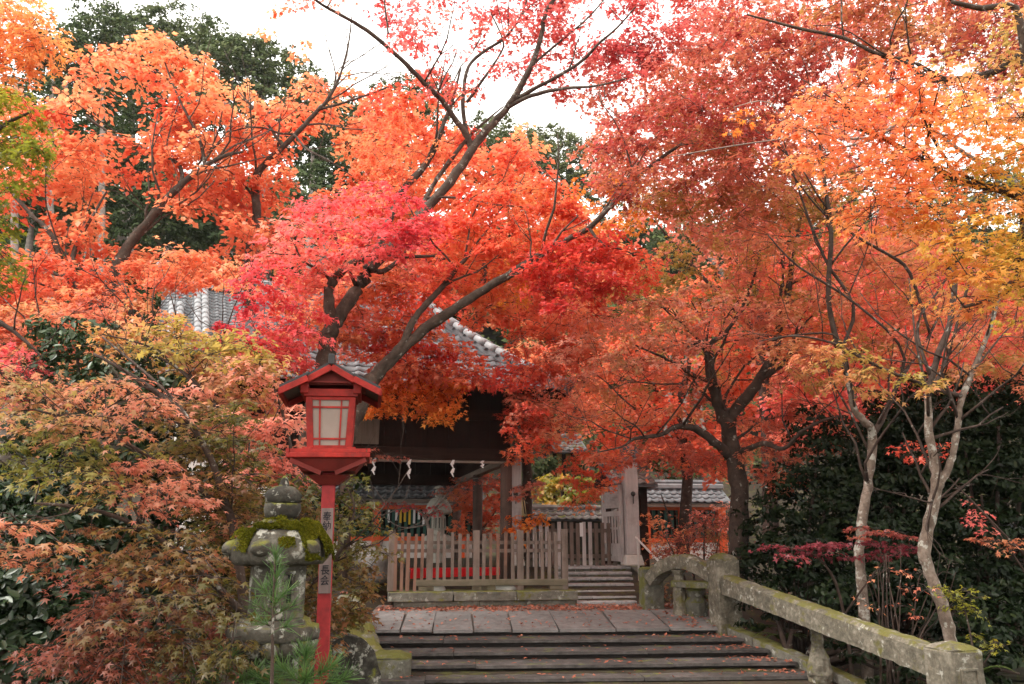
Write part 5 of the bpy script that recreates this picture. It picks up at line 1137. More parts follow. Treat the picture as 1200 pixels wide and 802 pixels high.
T.fill([(596, 425), (640, 375), (700, 345), (760, 300), (830, 265), (900, 300), (955, 335), (962, 420), (940, 452), (880, 470), (815, 492), (760, 496), (700, 510), (640, 512), (600, 490)], (12.6, 15.2), 17.5, .42, 40, .06, 'maple3', 'rust', .6, .85, keep=.78, thick=.10, holes=([(800, 500), (905, 430), (900, 500), (820, 540)],))
T.fill([(600, 440), (680, 390), (760, 340), (860, 330), (930, 380), (850, 420), (760, 430), (680, 460)], (10.8, 12.0), 24, .42, 40, .056, 'maple3', 'rosy', .62, .6, keep=.72, thick=.06, flat=.15)
T.fill([(680, 505), (760, 498), (815, 512), (840, 545), (800, 560), (770, 560), (730, 545), (690, 545)], (13, 14.2), 17, .36, 34, .06, 'maple3', 'rust', .2, .6, keep=.6)
T.fill([(880, 480), (960, 460), (990, 500), (960, 560), (900, 580), (880, 530)], (13, 14.2), 17, .38, 40, .06, 'maple3', 'rust', .5, .7, keep=.8)
T.done()
# ---- two pale-trunked maples beyond the sloping rail
T = Tree('maple_tree', 'maple with slender mottled pale trunk rising behind the middle of the sloping rail', 'maple', at(1018, 800, 10.7) * [1, 1, 0] + [0, 0, -1.1], 'bark_pale', 'twig', 'maple trees', 1.1, .72)
T.limb([(1020, 850, 9.6, .115), (1017, 780, 9.6, .105), (1013, 732, 9.6, .10), (1010, 690, 9.6, .092), (1007, 645, 9.6, .088), (1012, 602, 9.6, .088), (1018, 560, 9.6, .082), (1023, 512, 9.6, .085), (1012, 492, 9.5, .07), (1001, 480, 9.45, .062), (994, 445, 9.4, .056)])
T.bark2 = 'bark_dark'
T.limb([(998, 462, 9.42, .058), (994, 445, 9.4, .056), (985, 414, 9.3, .052), (971, 352, 9.2, .048), (974, 275, 9, .044), (968, 225, 8.9, .036), (962, 180, 8.8, .026), (955, 120, 8.7, .016)], 8, top=True)
T.limb([(1024, 508, 9.6, .06), (1034, 490, 9.6, .052), (1046, 465, 9.7, .045), (1054, 446, 9.8, .04), (1085, 400, 10, .03), (1110, 350, 10.2, .02)], 8, top=True)
T.limb([(985, 414, 9.3, .04), (1000, 360, 9.2, .034), (965, 300, 9.1, .028), (930, 205, 9, .018), (915, 150, 8.9, .01)], 6, top=True)
T.limb([(1090, 392, 9.4, .03), (1066, 320, 9.3, .034), (1040, 298, 9.2, .03), (1015, 284, 9.1, .026), (965, 250, 9, .02), (925, 200, 8.9, .014)], 6, top=True)
T.limb([(1002, 482, 9.45, .02), (985, 400, 8.8, .018), (940, 392, 8.6, .016), (900, 400, 8.4, .01)], 5, top=True)
T.limb([(1028, 500, 9.6, .03), (1060, 420, 9, .026), (1005, 358, 8.9, .024), (935, 312, 8.8, .02), (900, 276, 8.7, .012)], 6, top=True)
T.branches(22, rmax=0.022)
T.fill([(870, 210), (930, 190), (1000, 240), (1080, 270), (1100, 340), (1080, 420), (1020, 440), (960, 455), (900, 420), (850, 330)], (9.3, 11.4), 22, .42, 40, .056, 'maple3', 'rust', .4, .8, keep=.95)
T.fill([(690, 60), (900, -20), (1240, -30), (1240, 180), (1100, 130), (980, 200), (860, 290), (760, 270), (700, 190)], (10.6, 12.6), 21, .46, 40, .062, 'maple3', 'rosy', .3, .8, keep=.92)
T.fill([(880, 250), (1000, 240), (1200, 300), (1240, 330), (1240, 460), (1100, 440), (960, 455), (900, 400)], (11, 13.5), 22, .46, 36, .062, 'maple3', 'red', .85, .7, keep=.85)
T.fill([(735, 135), (790, 70), (860, 10), (960, -20), (980, 60), (940, 120), (880, 160), (850, 240), (790, 262), (715, 225), (690, 190)], (8.4, 10.2), 20, .42, 46, .054, 'maple3', 'umber', .45, .8, keep=.86, thick=.1)
T.fill([(690, 165), (760, 115), (840, 80), (850, 150), (800, 230), (720, 230), (680, 200)], (10, 11), 24, .42, 40, .056, 'maple3', 'crimson', .25, .6, keep=.8)
T.fill([(850, 170), (930, 150), (1000, 200), (980, 260), (900, 280), (850, 250)], (8.6, 10.5), 22, .4, 40, .056, 'maple3', 'umber', .6, .7, keep=.8)
T.done()
T = Tree('maple_tree', 'maple with crooked pale forked trunk rising behind the end post of the balustrade', 'maple', at(1118, 820, 9.5) * [1, 1, 0] + [0, 0, -1.1], 'bark_pale', 'twig', 'maple trees', .5, .72)
T.limb([(1128, 840, 9, .12), (1117, 760, 9, .10), (1106, 718, 9, .095), (1093, 680, 9, .092), (1083, 648, 9, .096), (1090, 610, 9, .092), (1098, 570, 9, .088), (1094, 540, 9, .072), (1089, 505, 9, .066), (1087, 462, 9, .06)])
T.bark2 = 'bark_dark'
T.limb([(1087, 468, 9, .06), (1096, 425, 9, .055), (1113, 378, 8.95, .05), (1119, 320, 8.9, .045), (1116, 270, 8.8, .036), (1114, 205, 8.7, .022)], 8, top=True)
T.limb([(1098, 574, 9, .07), (1110, 550, 9, .062), (1117, 530, 9, .056), (1122, 500, 9, .052), (1126, 472, 9, .05), (1142, 430, 9.1, .044), (1160, 385, 9.2, .036), (1175, 330, 9.3, .024)], 8)
T.limb([(1126, 464, 9, .04), (1098, 457, 8.9, .036), (1069, 446, 8.8, .032), (1043, 436, 8.7, .03), (1010, 420, 8.6, .026), (975, 402, 8.5, .022), (930, 394, 8.4, .014), (890, 400, 8.3, .008)], 7, top=True)
T.limb([(1087, 465, 9, .035), (1110, 420, 9.3, .03), (1130, 350, 9.5, .026), (1168, 225, 9.6, .014)], 6, top=True); T.limb([(1090, 440, 9, .03), (1075, 380, 9.1, .026), (1108, 328, 9.2, .02), (1140, 250, 9.3, .012)], 6, top=True)
T.branches(22, rmax=0.022)
T.fill([(1060, 300), (1130, 290), (1240, 300), (1240, 470), (1160, 440), (1100, 440), (1060, 400)], (9.2, 11.2), 22, .42, 42, .056, 'maple3', 'rust', .42, .8, keep=.8)
T.fill([(960, -30), (1240, -30), (1240, 90), (1150, 70), (1060, 60), (1000, 90), (940, 60)], (8, 9.6), 21, .42, 44, .054, 'maple3', 'umber', .55, .8, keep=.82)
T.fill([(930, 395), (1050, 430), (1100, 455), (1040, 462), (960, 440)], (8.3, 9.2), 22, .36, 34, .054, 'maple3', 'rust', .8, .6, keep=.7, thick=.07)
T.done()
# ---- near maple arching in from the right, orange to yellow-green
T = Tree('maple_tree', 'near maple with golden orange foliage arching in over the pale trunks', 'maple', at(1330, 640, 6.6) * [1, 1, 0] + [0, 0, -.9], 'bark', 'twig', 'maple trees', 0, 1, 1.0)
T.limb([(1360, 900, 6.6, .13), (1340, 640, 6.6, .11), (1310, 420, 6.7, .09), (1280, 300, 6.8, .07), (1230, 250, 6.8, .055), (1180, 225, 6.8, .04), (1120, 210, 6.8, .03), (1040, 165, 6.8, .022), (970, 140, 6.8, .012)])
T.limb([(1270, 290, 6.8, .05), (1240, 170, 7.2, .05), (1200, 70, 7.4, .045), (1165, 85, 7.5, .04), (1114, 94, 7.6, .036), (1078, 88, 7.6, .034), (1062, 72, 7.6, .026), (1029, 64, 7.6, .022), (989, 45, 7.6, .02), (930, 32, 7.6, .016), (875, 17, 7.6, .01)], 7)
T.limb([(1200, 72, 7.4, .04), (1190, 10, 7.3, .035), (1150, 10, 7.3, .03), (1115, 2, 7.3, .02)], 7)
T.limb([(1200, 230, 6.8, .03), (1190, 330, 6.7, .022), (1130, 360, 6.6, .014)], 6)
tG = lambda x, y: .75 * (np.clip((x - 930) / 260, 0, 1) - .45) + .25 * (np.clip((y - 110) / 160, 0, 1) - .5)
T.branches(16, ln=(0.5, 1.2), rmax=0.016)
T.fill([(925, 122), (985, 88), (1050, 78), (1100, 95), (1180, 112), (1240, 120), (1240, 330), (1180, 345), (1110, 325), (1090, 275), (1030, 262), (985, 228), (955, 200)], (5.8, 6.9), 24, .34, 34, .052, 'maple5', 'gold', .42, .6, trend=tG, keep=.95, thick=.09, flat=.2)
m_ = 260; shade_pts = np.stack([RNG.uniform(-7, 6.5, m_), RNG.uniform(-4, 4.6, m_), RNG.uniform(5.2, 7.6, m_)], -1); shade_pts[:, 2] += np.clip(shade_pts[:, 1], 0, 9) * .12  # unseen sprays overhead, added to shade the steps, lamp and shrubs below
T.limb([(1340, 640, 6.6, .1), (1400, 200, 5.5, .09), (1300, -200, 4.5, .07), (900, -500, 4.2, .05), (500, -520, 4.2, .03)], 8)  # out-of-view limb carrying the added shading sprays
T.sprays(shade_pts, .7, 70, .085, 'kite', 'gold', .5, .5)
T.fill([(1090, 320), (1240, 330), (1240, 400), (1130, 385)], (6.2, 7.4), 30, .34, 28, .05, 'maple5', 'gold', .25, .5, trend=tG, keep=.75)
T.fill([(1040, -20), (1240, -20), (1240, 110), (1100, 90)], (7, 7.8), 30, .34, 26, .05, 'maple5', 'rust', .62, .6, keep=.6)
T.done()
T = Tree('maple_branch', 'bare silvery branch with a few orange leaves reaching across the rust-red crowns', 'branch', at(1300, 600, 8.1) * [1, 1, 0] + [0, 0, -.9], 'bark_grey', 'twig_pale')
T.limb([(1310, 900, 8.1, .08), (1290, 500, 8.1, .06), (1230, 260, 8.0, .04), (1130, 180, 7.9, .024), (1069, 140, 7.8, .02), (1030, 160, 7.8, .017), (1000, 170, 7.8, .015), (958, 182, 7.8, .009), (950, 200, 7.8, .005)], 6)
T.limb([(1032, 160, 7.8, .014), (990, 162, 7.7, .012), (969, 145, 7.7, .01), (930, 160, 7.6, .009), (860, 171, 7.5, .007), (785, 184, 7.4, .004)], 6)
T.limb([(930, 159, 7.6, .006), (900, 120, 7.5, .006), (860, 126, 7.5, .005)], 5)
T.fill([(850, 140), (880, 132), (890, 155), (858, 160)], (7.3, 7.6), 22, .16, 10, .045, 'maple5', 'bright', .4, .3); T.fill([(915, 185), (965, 178), (960, 200), (925, 200)], (7.3, 7.6), 20, .18, 14, .045, 'maple5', 'bright', .5, .3)
T.done()
# ---- rose-red maples further back on the right
for (lab, px, Y, poly, mat, bias) in (
    ('rose-red maple filling the gap behind the dark-trunked maple', 800, 19, [(690, 400), (760, 350), (880, 300), (960, 330), (960, 470), (900, 500), (850, 560), (790, 545), (700, 540), (680, 470)], 'orange', .12),
    ('rose-red maple rising above the dark evergreens beyond the pale trunks', 1040, 17, [(920, 300), (1000, 270), (1100, 320), (1110, 470), (1020, 490), (930, 545), (900, 500)], 'pinkred', .85),
    ('rose-red maple at the far end of the evergreens near the shelter', 1170, 16, [(1100, 330), (1260, 300), (1260, 500), (1190, 480), (1110, 470)], 'pinkred', .8)):
    T = Tree('maple_tree', lab, 'maple', at(px, 640, Y) * [1, 1, 0] + [0, 0, .3], 'bark_dark', 'twig', 'maple trees')
    T.limb([(px, 660, Y, .16), (px + 5, 560, Y, .13), (px - 5, 480, Y, .1), (px + 8, 420, Y, .06), (px, 340, Y, .02)])
    for dx in (-70, 60): T.limb([(px, 520, Y, .07), (px + dx * .5, 450, Y, .05), (px + dx, 380, Y, .02)], 7)
    T.fill(poly, (Y - 1.6, Y + 1.6), 16, .55, 40, .085, 'kite', mat, bias, .6, keep=.92, thick=.15, holes=([(800, 445), (830, 450), (826, 500), (800, 500)],)); T.done()
# upper fill behind the rust crowns
T = Tree('maple_tree', 'tall scarlet maple whose crown shows through the rust canopy at the top', 'maple', at(850, 640, 17.5) * [1, 1, 0] + [0, 0, .5], 'bark_dark', 'twig', 'maple trees')
T.limb([(905, 660, 17.5, .2), (900, 520, 17.5, .16), (890, 380, 17.5, .12), (880, 250, 17.5, .08), (870, 120, 17.5, .04), (860, 40, 17.5, .02)])
for dx, y0 in ((-120, 330), (110, 320), (-60, 220), (160, 260)): T.limb([(888, y0 + 60, 17.5, .06), (888 + dx * .5, y0, 17.3, .04), (888 + dx, y0 - 70, 17, .02)], 6)
T.fill([(720, 130), (770, 60), (900, 0), (1000, 40), (1080, 120), (1100, 300), (950, 320), (860, 300), (780, 270), (730, 240), (690, 190)], (16, 19), 20, .6, 34, .085, 'kite', 'rosy', .5, .6, keep=.7, thick=.16, holes=([(880, 220), (920, 225), (915, 250), (850, 250)],))
T.done()

# ---- left edge: yellow-green and orange branches of a near tree
T = Tree('maple_tree', 'yellow-green maple reaching in at the picture edge under the evergreen hill', 'maple', at(-120, 640, 9) * [1, 1, 0] + [0, 0, -.2], 'bark', 'twig', 'maple trees')
T.root['label'] = 'yellow-green maple at the edge with an orange top, in front of the orange maples'
T.limb([(-140, 700, 9, .16), (-130, 450, 9, .13), (-110, 300, 9, .1), (-60, 200, 9, .06), (0, 150, 9, .03), (40, 130, 9, .012)]); T.limb([(-110, 300, 9, .08), (-80, 120, 9.3, .05), (-20, 50, 9.4, .025), (30, 30, 9.4, .01)])
T.limb([(-120, 380, 9, .06), (-60, 330, 8.8, .03), (0, 320, 8.7, .012)], 6)
T.fill([(-40, 100), (20, 105), (45, 140), (52, 200), (20, 215), (0, 260), (15, 330), (-40, 350)], (8.3, 9.6), 20, .36, 40, .055, 'maple3', 'yellowgreen', .45, .5, trend=lambda x, y: .3 * (np.clip(y / 200, 0, 1.5) * -1 + .8))
T.fill([(-40, -20), (20, -10), (55, 35), (70, 78), (30, 92), (-40, 100)], (9, 10), 19, .38, 38, .058, 'maple3', 'gold', .35, .5)
T.done()

# ---- near maple shrubs at the lower left: level sprays, pink over olive
T = Tree('maple_shrub', 'near maple shrub with level pink and olive sprays, filling the lower corner', 'maple', at(120, 900, 6.0) * [1, 1, 0] + [0, 0, -.5], 'bark_dark', 'twig', 'maple shrubs', 0, 1, .85)
T.limb([(300, 880, 6.4, .05), (285, 700, 6.3, .04), (262, 580, 6.2, .03), (225, 500, 6.1, .022), (170, 450, 6, .016), (110, 415, 6, .01)], 7)
T.limb([(270, 600, 6.2, .02), (190, 545, 5.9, .016), (110, 500, 5.6, .012), (40, 480, 5.4, .008)], 6)
T.limb([(287, 720, 6.3, .03), (200, 640, 5.6, .02), (120, 600, 5.2, .014), (40, 590, 5, .008)], 6)
T.limb([(290, 760, 6.3, .03), (220, 720, 5.4, .018), (150, 700, 5.2, .012)], 6)
T.limb([(230, 505, 6.1, .014), (196, 460, 6.2, .012), (120, 395, 6.4, .008)], 5)
T.limb([(-40, 360, 6, .03), (0, 378, 6, .022), (30, 400, 6, .014), (50, 420, 6, .006)], 6)
tH = lambda x, y: .5 * (np.clip((560 - y) / 130, -.6, .7)) * 1.0 + .15
T.branches(14, ln=(0.4, 0.9), rmax=0.008)
T.fill([(-20, 430), (60, 440), (135, 440), (185, 452), (212, 462), (190, 482), (130, 505), (60, 520), (-20, 515)], (5.2, 6.2), 24, .30, 34, .042, 'maple5', 'pinkgreen', .84, .5, thick=.05, flat=.1, droop=.35)
T.fill([(-20, 500), (70, 500), (150, 530), (165, 570), (100, 590), (40, 560), (-20, 545)], (5, 5.8), 26, .30, 34, .042, 'maple5', 'pinkgreen', .38, .6, thick=.05, flat=.1, droop=.35, keep=.85)
T.fill([(125, 535), (180, 532), (235, 570), (225, 605), (160, 590), (130, 565)], (5.2, 5.8), 24, .28, 34, .042, 'maple5', 'pinkgreen', .78, .4, thick=.05, flat=.1, droop=.35)
T.fill([(-20, 600), (50, 598), (80, 640), (60, 670), (-20, 650)], (4.4, 5), 26, .24, 30, .04, 'maple5', 'pinkgreen', .62, .4, thick=.05, flat=.1, droop=.35, keep=.8)
T.fill([(85, 620), (170, 610), (265, 650), (270, 690), (180, 680), (80, 690)], (4.8, 5.6), 25, .27, 34, .04, 'maple5', 'olive', .45, .7, thick=.05, flat=.12, droop=.35, keep=.85)
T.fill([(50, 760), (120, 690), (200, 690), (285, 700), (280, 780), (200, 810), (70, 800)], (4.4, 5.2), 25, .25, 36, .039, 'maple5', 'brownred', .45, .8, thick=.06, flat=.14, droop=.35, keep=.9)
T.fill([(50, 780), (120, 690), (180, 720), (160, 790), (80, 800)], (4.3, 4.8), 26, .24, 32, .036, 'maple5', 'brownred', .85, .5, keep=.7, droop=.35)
T.fill([(180, 470), (290, 470), (300, 560), (280, 640), (230, 640), (200, 560)], (6, 6.8), 20, .30, 36, .042, 'maple5', 'olive', .52, .7, thick=.07, flat=.15)
T.done()
T = Tree('maple_shrub', 'rust and pink maple shrub rising behind the mossy stone lantern', 'maple', at(320, 760, 7.4) * [1, 1, 0] + [0, 0, -.4], 'bark_dark', 'twig', 'maple shrubs')
T.limb([(330, 800, 7.4, .05), (322, 680, 7.4, .04), (300, 580, 7.5, .03), (270, 500, 7.6, .022), (220, 440, 7.7, .014), (150, 400, 7.9, .008)], 7)
T.limb([(322, 680, 7.4, .03), (345, 600, 7.4, .022), (340, 520, 7.6, .016), (320, 450, 7.7, .01)], 6)
T.limb([(326, 720, 7.4, .03), (390, 660, 7.3, .02), (415, 600, 7.2, .012), (405, 570, 7.2, .008)], 6)
T.limb([(270, 500, 7.6, .014), (190, 415, 7.6, .012), (120, 392, 7.6, .007)], 5)
T.branches(18, ln=(0.4, 1.0), rmax=0.01)
T.fill([(205, 420), (270, 415), (330, 440), (345, 500), (340, 565), (290, 560), (240, 500)], (7.2, 8.2), 19, .34, 40, .05, 'maple3', 'rosy', .55, .7, thick=.08)
T.fill([(110, 385), (190, 375), (290, 400), (330, 430), (250, 450), (170, 430)], (7.4, 8.4), 21, .36, 38, .05, 'maple3', 'rust', .62, .8, thick=.08, keep=.85)
T.fill([(250, 560), (350, 560), (372, 600), (372, 760), (330, 790), (255, 760), (235, 650)], (6.6, 8), 20, .34, 40, .046, 'maple3', 'olive', .55, .8, thick=.1)
T.fill([(392, 565), (416, 570), (436, 610), (424, 640), (440, 690), (430, 720), (395, 720)], (7, 8), 19, .26, 28, .042, 'maple3', 'olive', .35, .7, keep=.75, thick=.1)
T.fill([(395, 640), (450, 645), (470, 665), (445, 690), (400, 690)], (9.5, 10.5), 18, .28, 24, .05, 'maple3', 'olive', .62, .6, keep=.6)
T.fill([(395, 690), (420, 700), (430, 730), (400, 745)], (7.4, 8.4), 16, .22, 30, .04, 'maple3', 'olive', .3, .5)
T.done()
T = Tree('maple_tree', 'rust-orange maple screening the foot of the temple hall', 'maple', at(160, 640, 11) * [1, 1, 0] + [0, 0, .0], 'bark_dark', 'twig', 'maple trees')
T.limb([(200, 760, 11, .1), (190, 600, 11, .085), (170, 480, 11, .065), (140, 420, 11, .045), (90, 390, 10.8, .03), (20, 385, 10.6, .02), (-30, 375, 10.5, .01)])
T.limb([(178, 500, 11, .05), (230, 430, 11.2, .035), (270, 400, 11.3, .02)], 7); T.limb([(160, 450, 11, .04), (180, 400, 11.2, .03), (200, 370, 11.3, .012)], 6)
T.branches(12)
T.fill([(-20, 350), (80, 365), (160, 350), (215, 385), (290, 395), (340, 430), (280, 440), (170, 420), (60, 420), (-20, 430)], (10, 12), 19, .42, 44, .06, 'maple3', 'rust', .45, .7, keep=.82)
T.fill([(-30, 410), (30, 410), (45, 440), (15, 470), (-30, 470)], (8, 9), 20, .34, 40, .05, 'maple3', 'pinkred', .35, .5)
T.done()

# ---- small orange bush in front of the right corridor, bare reddish shrubs by the bridge
T = Tree('maple_shrub', 'small peach-orange maple in front of the vermilion corridor beyond the handrail', 'maple', at(800, 690, 17) * [1, 1, 0] + [0, 0, .3], 'bark_dark', 'twig', 'maple shrubs', 0, 1, .45)
T.limb([(800, 700, 17, .05), (796, 650, 17, .04), (785, 610, 17, .025), (775, 580, 17, .012)], 6); T.limb([(797, 655, 17, .03), (825, 615, 17, .02), (840, 590, 17, .01)], 6)
T.fill([(752, 610), (775, 585), (815, 600), (812, 640), (785, 655), (760, 640)], (16.5, 17.3), 14, .3, 30, .07, 'maple3', 'orange', .8, .6, keep=.6)
T.fill([(812, 590), (860, 588), (858, 620), (820, 622)], (16.8, 17.6), 13, .32, 30, .07, 'maple3', 'rosy', .6, .5, keep=.8)
T.done()
T = Tree('azalea_shrub', 'twiggy red-brown azalea shrub behind the arched rail', 'shrub', at(830, 680, 14.9) * [1, 1, 0] + [0, 0, -.1], 'bark_dark', 'twig', 'shrubs', 0, 1, .6)
for dx in (-50, -25, 0, 20, 45): T.limb([(825 + dx * .3, 700, 14.9, .03), (825 + dx * .6, 660, 14.9, .02), (825 + dx, 620, 14.9, .008)], 5)
T.fill([(770, 650), (790, 620), (830, 605), (870, 610), (860, 670), (820, 665), (785, 668)], (14.3, 15.4), 12, .28, 34, .05, 'maple3', 'olive', .78, .7, keep=.9, thick=.25, droop=-.3)
T.fill([(765, 690), (850, 690), (845, 720), (770, 715)], (14.0, 15.4), 14, .28, 30, .05, 'maple3', 'olive', .25, .6, keep=.8, thick=.25)
T.done()
T = Tree('purple_maple', 'low purple-red maple spray stretching in front of the two pale trunks', 'maple', at(1000, 760, 10.3) * [1, 1, 0] + [0, 0, -1.1], 'bark_dark', 'twig', 'maple shrubs', 1.4)
T.limb([(1000, 800, 9.2, .03), (985, 700, 9.1, .02), (960, 655, 9.0, .014), (925, 642, 8.9, .008)], 6); T.limb([(990, 720, 9.1, .014), (1035, 660, 8.9, .01), (1075, 640, 8.8, .006)], 5)
T.fill([(888, 640), (930, 630), (1000, 632), (1078, 636), (1075, 650), (1000, 656), (930, 655)], (8.5, 9.2), 17, .24, 30, .042, 'maple3', 'purple', .42, .5, thick=.05, flat=.08)
T.fill([(990, 618), (1060, 614), (1068, 626), (1000, 634)], (8.6, 9.2), 17, .24, 26, .042, 'maple3', 'purple', .85, .4, thick=.05, flat=.08)
T.done()
T = Tree('maple_branch', 'thin maple twig with sparse orange leaves in front of the dark evergreens', 'branch', at(1180, 760, 10) * [1, 1, 0] + [0, 0, -1], 'bark_dark', 'twig')
T.limb([(1230, 800, 10, .03), (1215, 680, 10, .02), (1190, 640, 10, .012), (1150, 634, 10, .006)], 5); T.limb([(1220, 700, 10, .016), (1160, 610, 10.2, .01), (1135, 585, 10.3, .006)], 5); T.limb([(1200, 650, 10, .014), (1080, 530, 10.3, .008), (1050, 525, 10.3, .005)], 5)
T.fill([(1140, 630), (1200, 632), (1200, 642), (1150, 642)], (9.8, 10.2), 15, .2, 16, .045, 'maple3', 'rust', .5, .5, thick=.04); T.fill([(1130, 585), (1160, 600), (1155, 625), (1135, 610)], (10, 10.4), 15, .16, 9, .045, 'maple3', 'pinkred', .8, .4)
T.fill([(1040, 518), (1110, 520), (1100, 540), (1050, 535)], (10, 10.4), 16, .18, 9, .045, 'maple3', 'red', .7, .4); T.done()
T = Tree('bare_bush', 'leafless tangled bush with a few orange leaves between the two pale trunks', 'bush', at(1050, 790, 9.7) * [1, 1, 0] + [0, 0, -1.1], 'bark_dark', 'twig')
for k in range(16):
    x = 1050 + random.uniform(-20, 20); dx = random.uniform(-45, 50); T.limb([(x, 810, 9.7, .012), (x + dx * .4, 750, 9.7 + random.uniform(-.2, .3), .009), (x + dx, 690 + random.uniform(-20, 30), 9.6, .006), (x + dx * 1.4, 655 + random.uniform(-15, 30), 9.6, .003)], 4, sm=3)
T.fill([(1010, 660), (1090, 670), (1090, 730), (1020, 720)], (9.3, 9.9), 30, .2, 4, .04, 'maple3', 'rust', .4, .5); T.done()
# ---- evergreen shrubs
def shrub(name, label, px, py, Y, lumps, n, size, shape, mat, bias, clump, group='evergreen shrubs', stems=3, bark='bark_dark', cat='shrub'):
    """lumps: (px, py, Y, rx, rz) clumps of the crown, drawn where they stand"""
    c = at(px, py, Y); c[2] = gz(c[0], c[1]); t = thing(name, label, cat, tuple(c), 0, group)
    cs = [at(a, b, d) for a, b, d, _, _ in lumps]; rs = [(r, r, q) for *_, r, q in lumps]
    mb = MB()
    for cc in cs[:8]:
        p0 = Vector((random.uniform(-.12, .12), random.uniform(-.12, .12), -.1)); p2 = Vector(cc - c); p1 = (p0 + p2) / 2 + Vector((0, 0, .25))
        mb.tube([p0, p1, p2], [.05, .035, .015], 6)
    mb.build('stems', M[bark], t, True)['kind'] = 'stuff'
    blob(t, c, cs, rs, n, size, shape, mat, bias, clump); return t
# lower left corner and behind the near maple
shrub('camellia_shrub', 'dark camellia shrub in the bottom corner under the pink maple sprays', 60, 900, 6.4, [(40, 640, 6.6, .6, .5), (110, 700, 6.5, .55, .6), (30, 740, 6.2, .6, .6), (110, 780, 6.3, .6, .5), (-40, 680, 6.3, .5, .6), (170, 760, 6.8, .5, .5), (60, 590, 6.8, .5, .3), (-20, 760, 5.9, .5, .6), (20, 800, 5.9, .5, .5)], 1.4, .042, 'oval', 'camellia', .45, .14)
shrub('camellia_shrub', 'pale glossy camellia shrub showing through above the pink maple spray', 150, 560, 8.6, [(110, 430, 8.8, .55, .35), (150, 470, 8.7, .5, .4), (90, 405, 9, .5, .3), (200, 440, 8.8, .4, .35), (60, 470, 8.6, .5, .4), (225, 470, 8.6, .35, .35)], 1.4, .045, 'oval', 'camellia', .85, .14)
shrub('dark_shrub', 'shaded evergreen shrub behind the middle of the near maple', 150, 640, 8.0, [(100, 560, 7.8, .7, .5), (170, 600, 7.8, .7, .6), (60, 620, 7.8, .7, .6), (210, 560, 8, .6, .5), (20, 560, 7.8, .6, .5), (-40, 620, 7.6, .6, .6), (250, 640, 8.2, .6, .7), (200, 690, 7.8, .7, .6), (320, 660, 9, .6, .9), (400, 640, 9.6, .4, .7)], 1.3, .048, 'oval', 'darkgreen', .6, .2)
# right-hand side: tall dark evergreens
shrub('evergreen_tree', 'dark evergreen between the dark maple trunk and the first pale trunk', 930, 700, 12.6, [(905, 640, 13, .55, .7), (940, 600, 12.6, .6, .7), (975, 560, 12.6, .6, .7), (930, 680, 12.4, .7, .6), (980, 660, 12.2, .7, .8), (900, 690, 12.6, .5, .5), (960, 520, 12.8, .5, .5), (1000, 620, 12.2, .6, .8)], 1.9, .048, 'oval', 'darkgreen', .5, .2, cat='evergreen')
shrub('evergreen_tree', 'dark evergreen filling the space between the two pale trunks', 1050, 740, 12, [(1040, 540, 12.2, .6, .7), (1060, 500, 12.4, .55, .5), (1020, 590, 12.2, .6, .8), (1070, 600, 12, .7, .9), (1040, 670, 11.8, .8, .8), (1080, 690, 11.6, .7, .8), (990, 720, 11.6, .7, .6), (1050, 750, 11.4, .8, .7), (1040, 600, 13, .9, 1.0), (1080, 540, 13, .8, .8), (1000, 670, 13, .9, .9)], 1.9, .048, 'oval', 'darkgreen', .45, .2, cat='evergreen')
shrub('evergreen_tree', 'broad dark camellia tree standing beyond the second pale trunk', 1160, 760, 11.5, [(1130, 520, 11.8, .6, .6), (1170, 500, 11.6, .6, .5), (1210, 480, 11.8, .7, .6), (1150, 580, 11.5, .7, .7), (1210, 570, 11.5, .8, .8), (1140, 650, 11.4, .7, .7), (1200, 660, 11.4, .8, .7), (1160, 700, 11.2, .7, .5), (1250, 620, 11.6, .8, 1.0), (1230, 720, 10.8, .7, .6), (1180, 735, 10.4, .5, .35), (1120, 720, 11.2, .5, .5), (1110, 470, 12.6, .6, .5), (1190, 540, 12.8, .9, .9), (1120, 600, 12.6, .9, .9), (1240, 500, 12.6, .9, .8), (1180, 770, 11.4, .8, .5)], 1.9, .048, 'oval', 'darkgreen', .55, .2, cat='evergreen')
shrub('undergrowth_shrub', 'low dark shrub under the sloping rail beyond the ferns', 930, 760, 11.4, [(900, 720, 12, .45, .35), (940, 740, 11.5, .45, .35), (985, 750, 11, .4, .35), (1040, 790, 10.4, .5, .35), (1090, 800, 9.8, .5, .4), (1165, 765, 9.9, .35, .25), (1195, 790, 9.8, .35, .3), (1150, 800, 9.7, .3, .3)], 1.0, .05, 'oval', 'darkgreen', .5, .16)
shrub('evergreen_hedge', 'tall shaded evergreen hedge closing the view behind the dark camellia trees', 1120, 740, 14.8, [(950 + 52 * k, 520 + 75 * j + 10 * (k % 2), 14.6 + .25 * j, .95, .95) for k in range(7) for j in range(4) if not (k < 2 and j < 1)], 1.0, .055, 'kite', 'darkgreen', .35, .24, cat='evergreen')
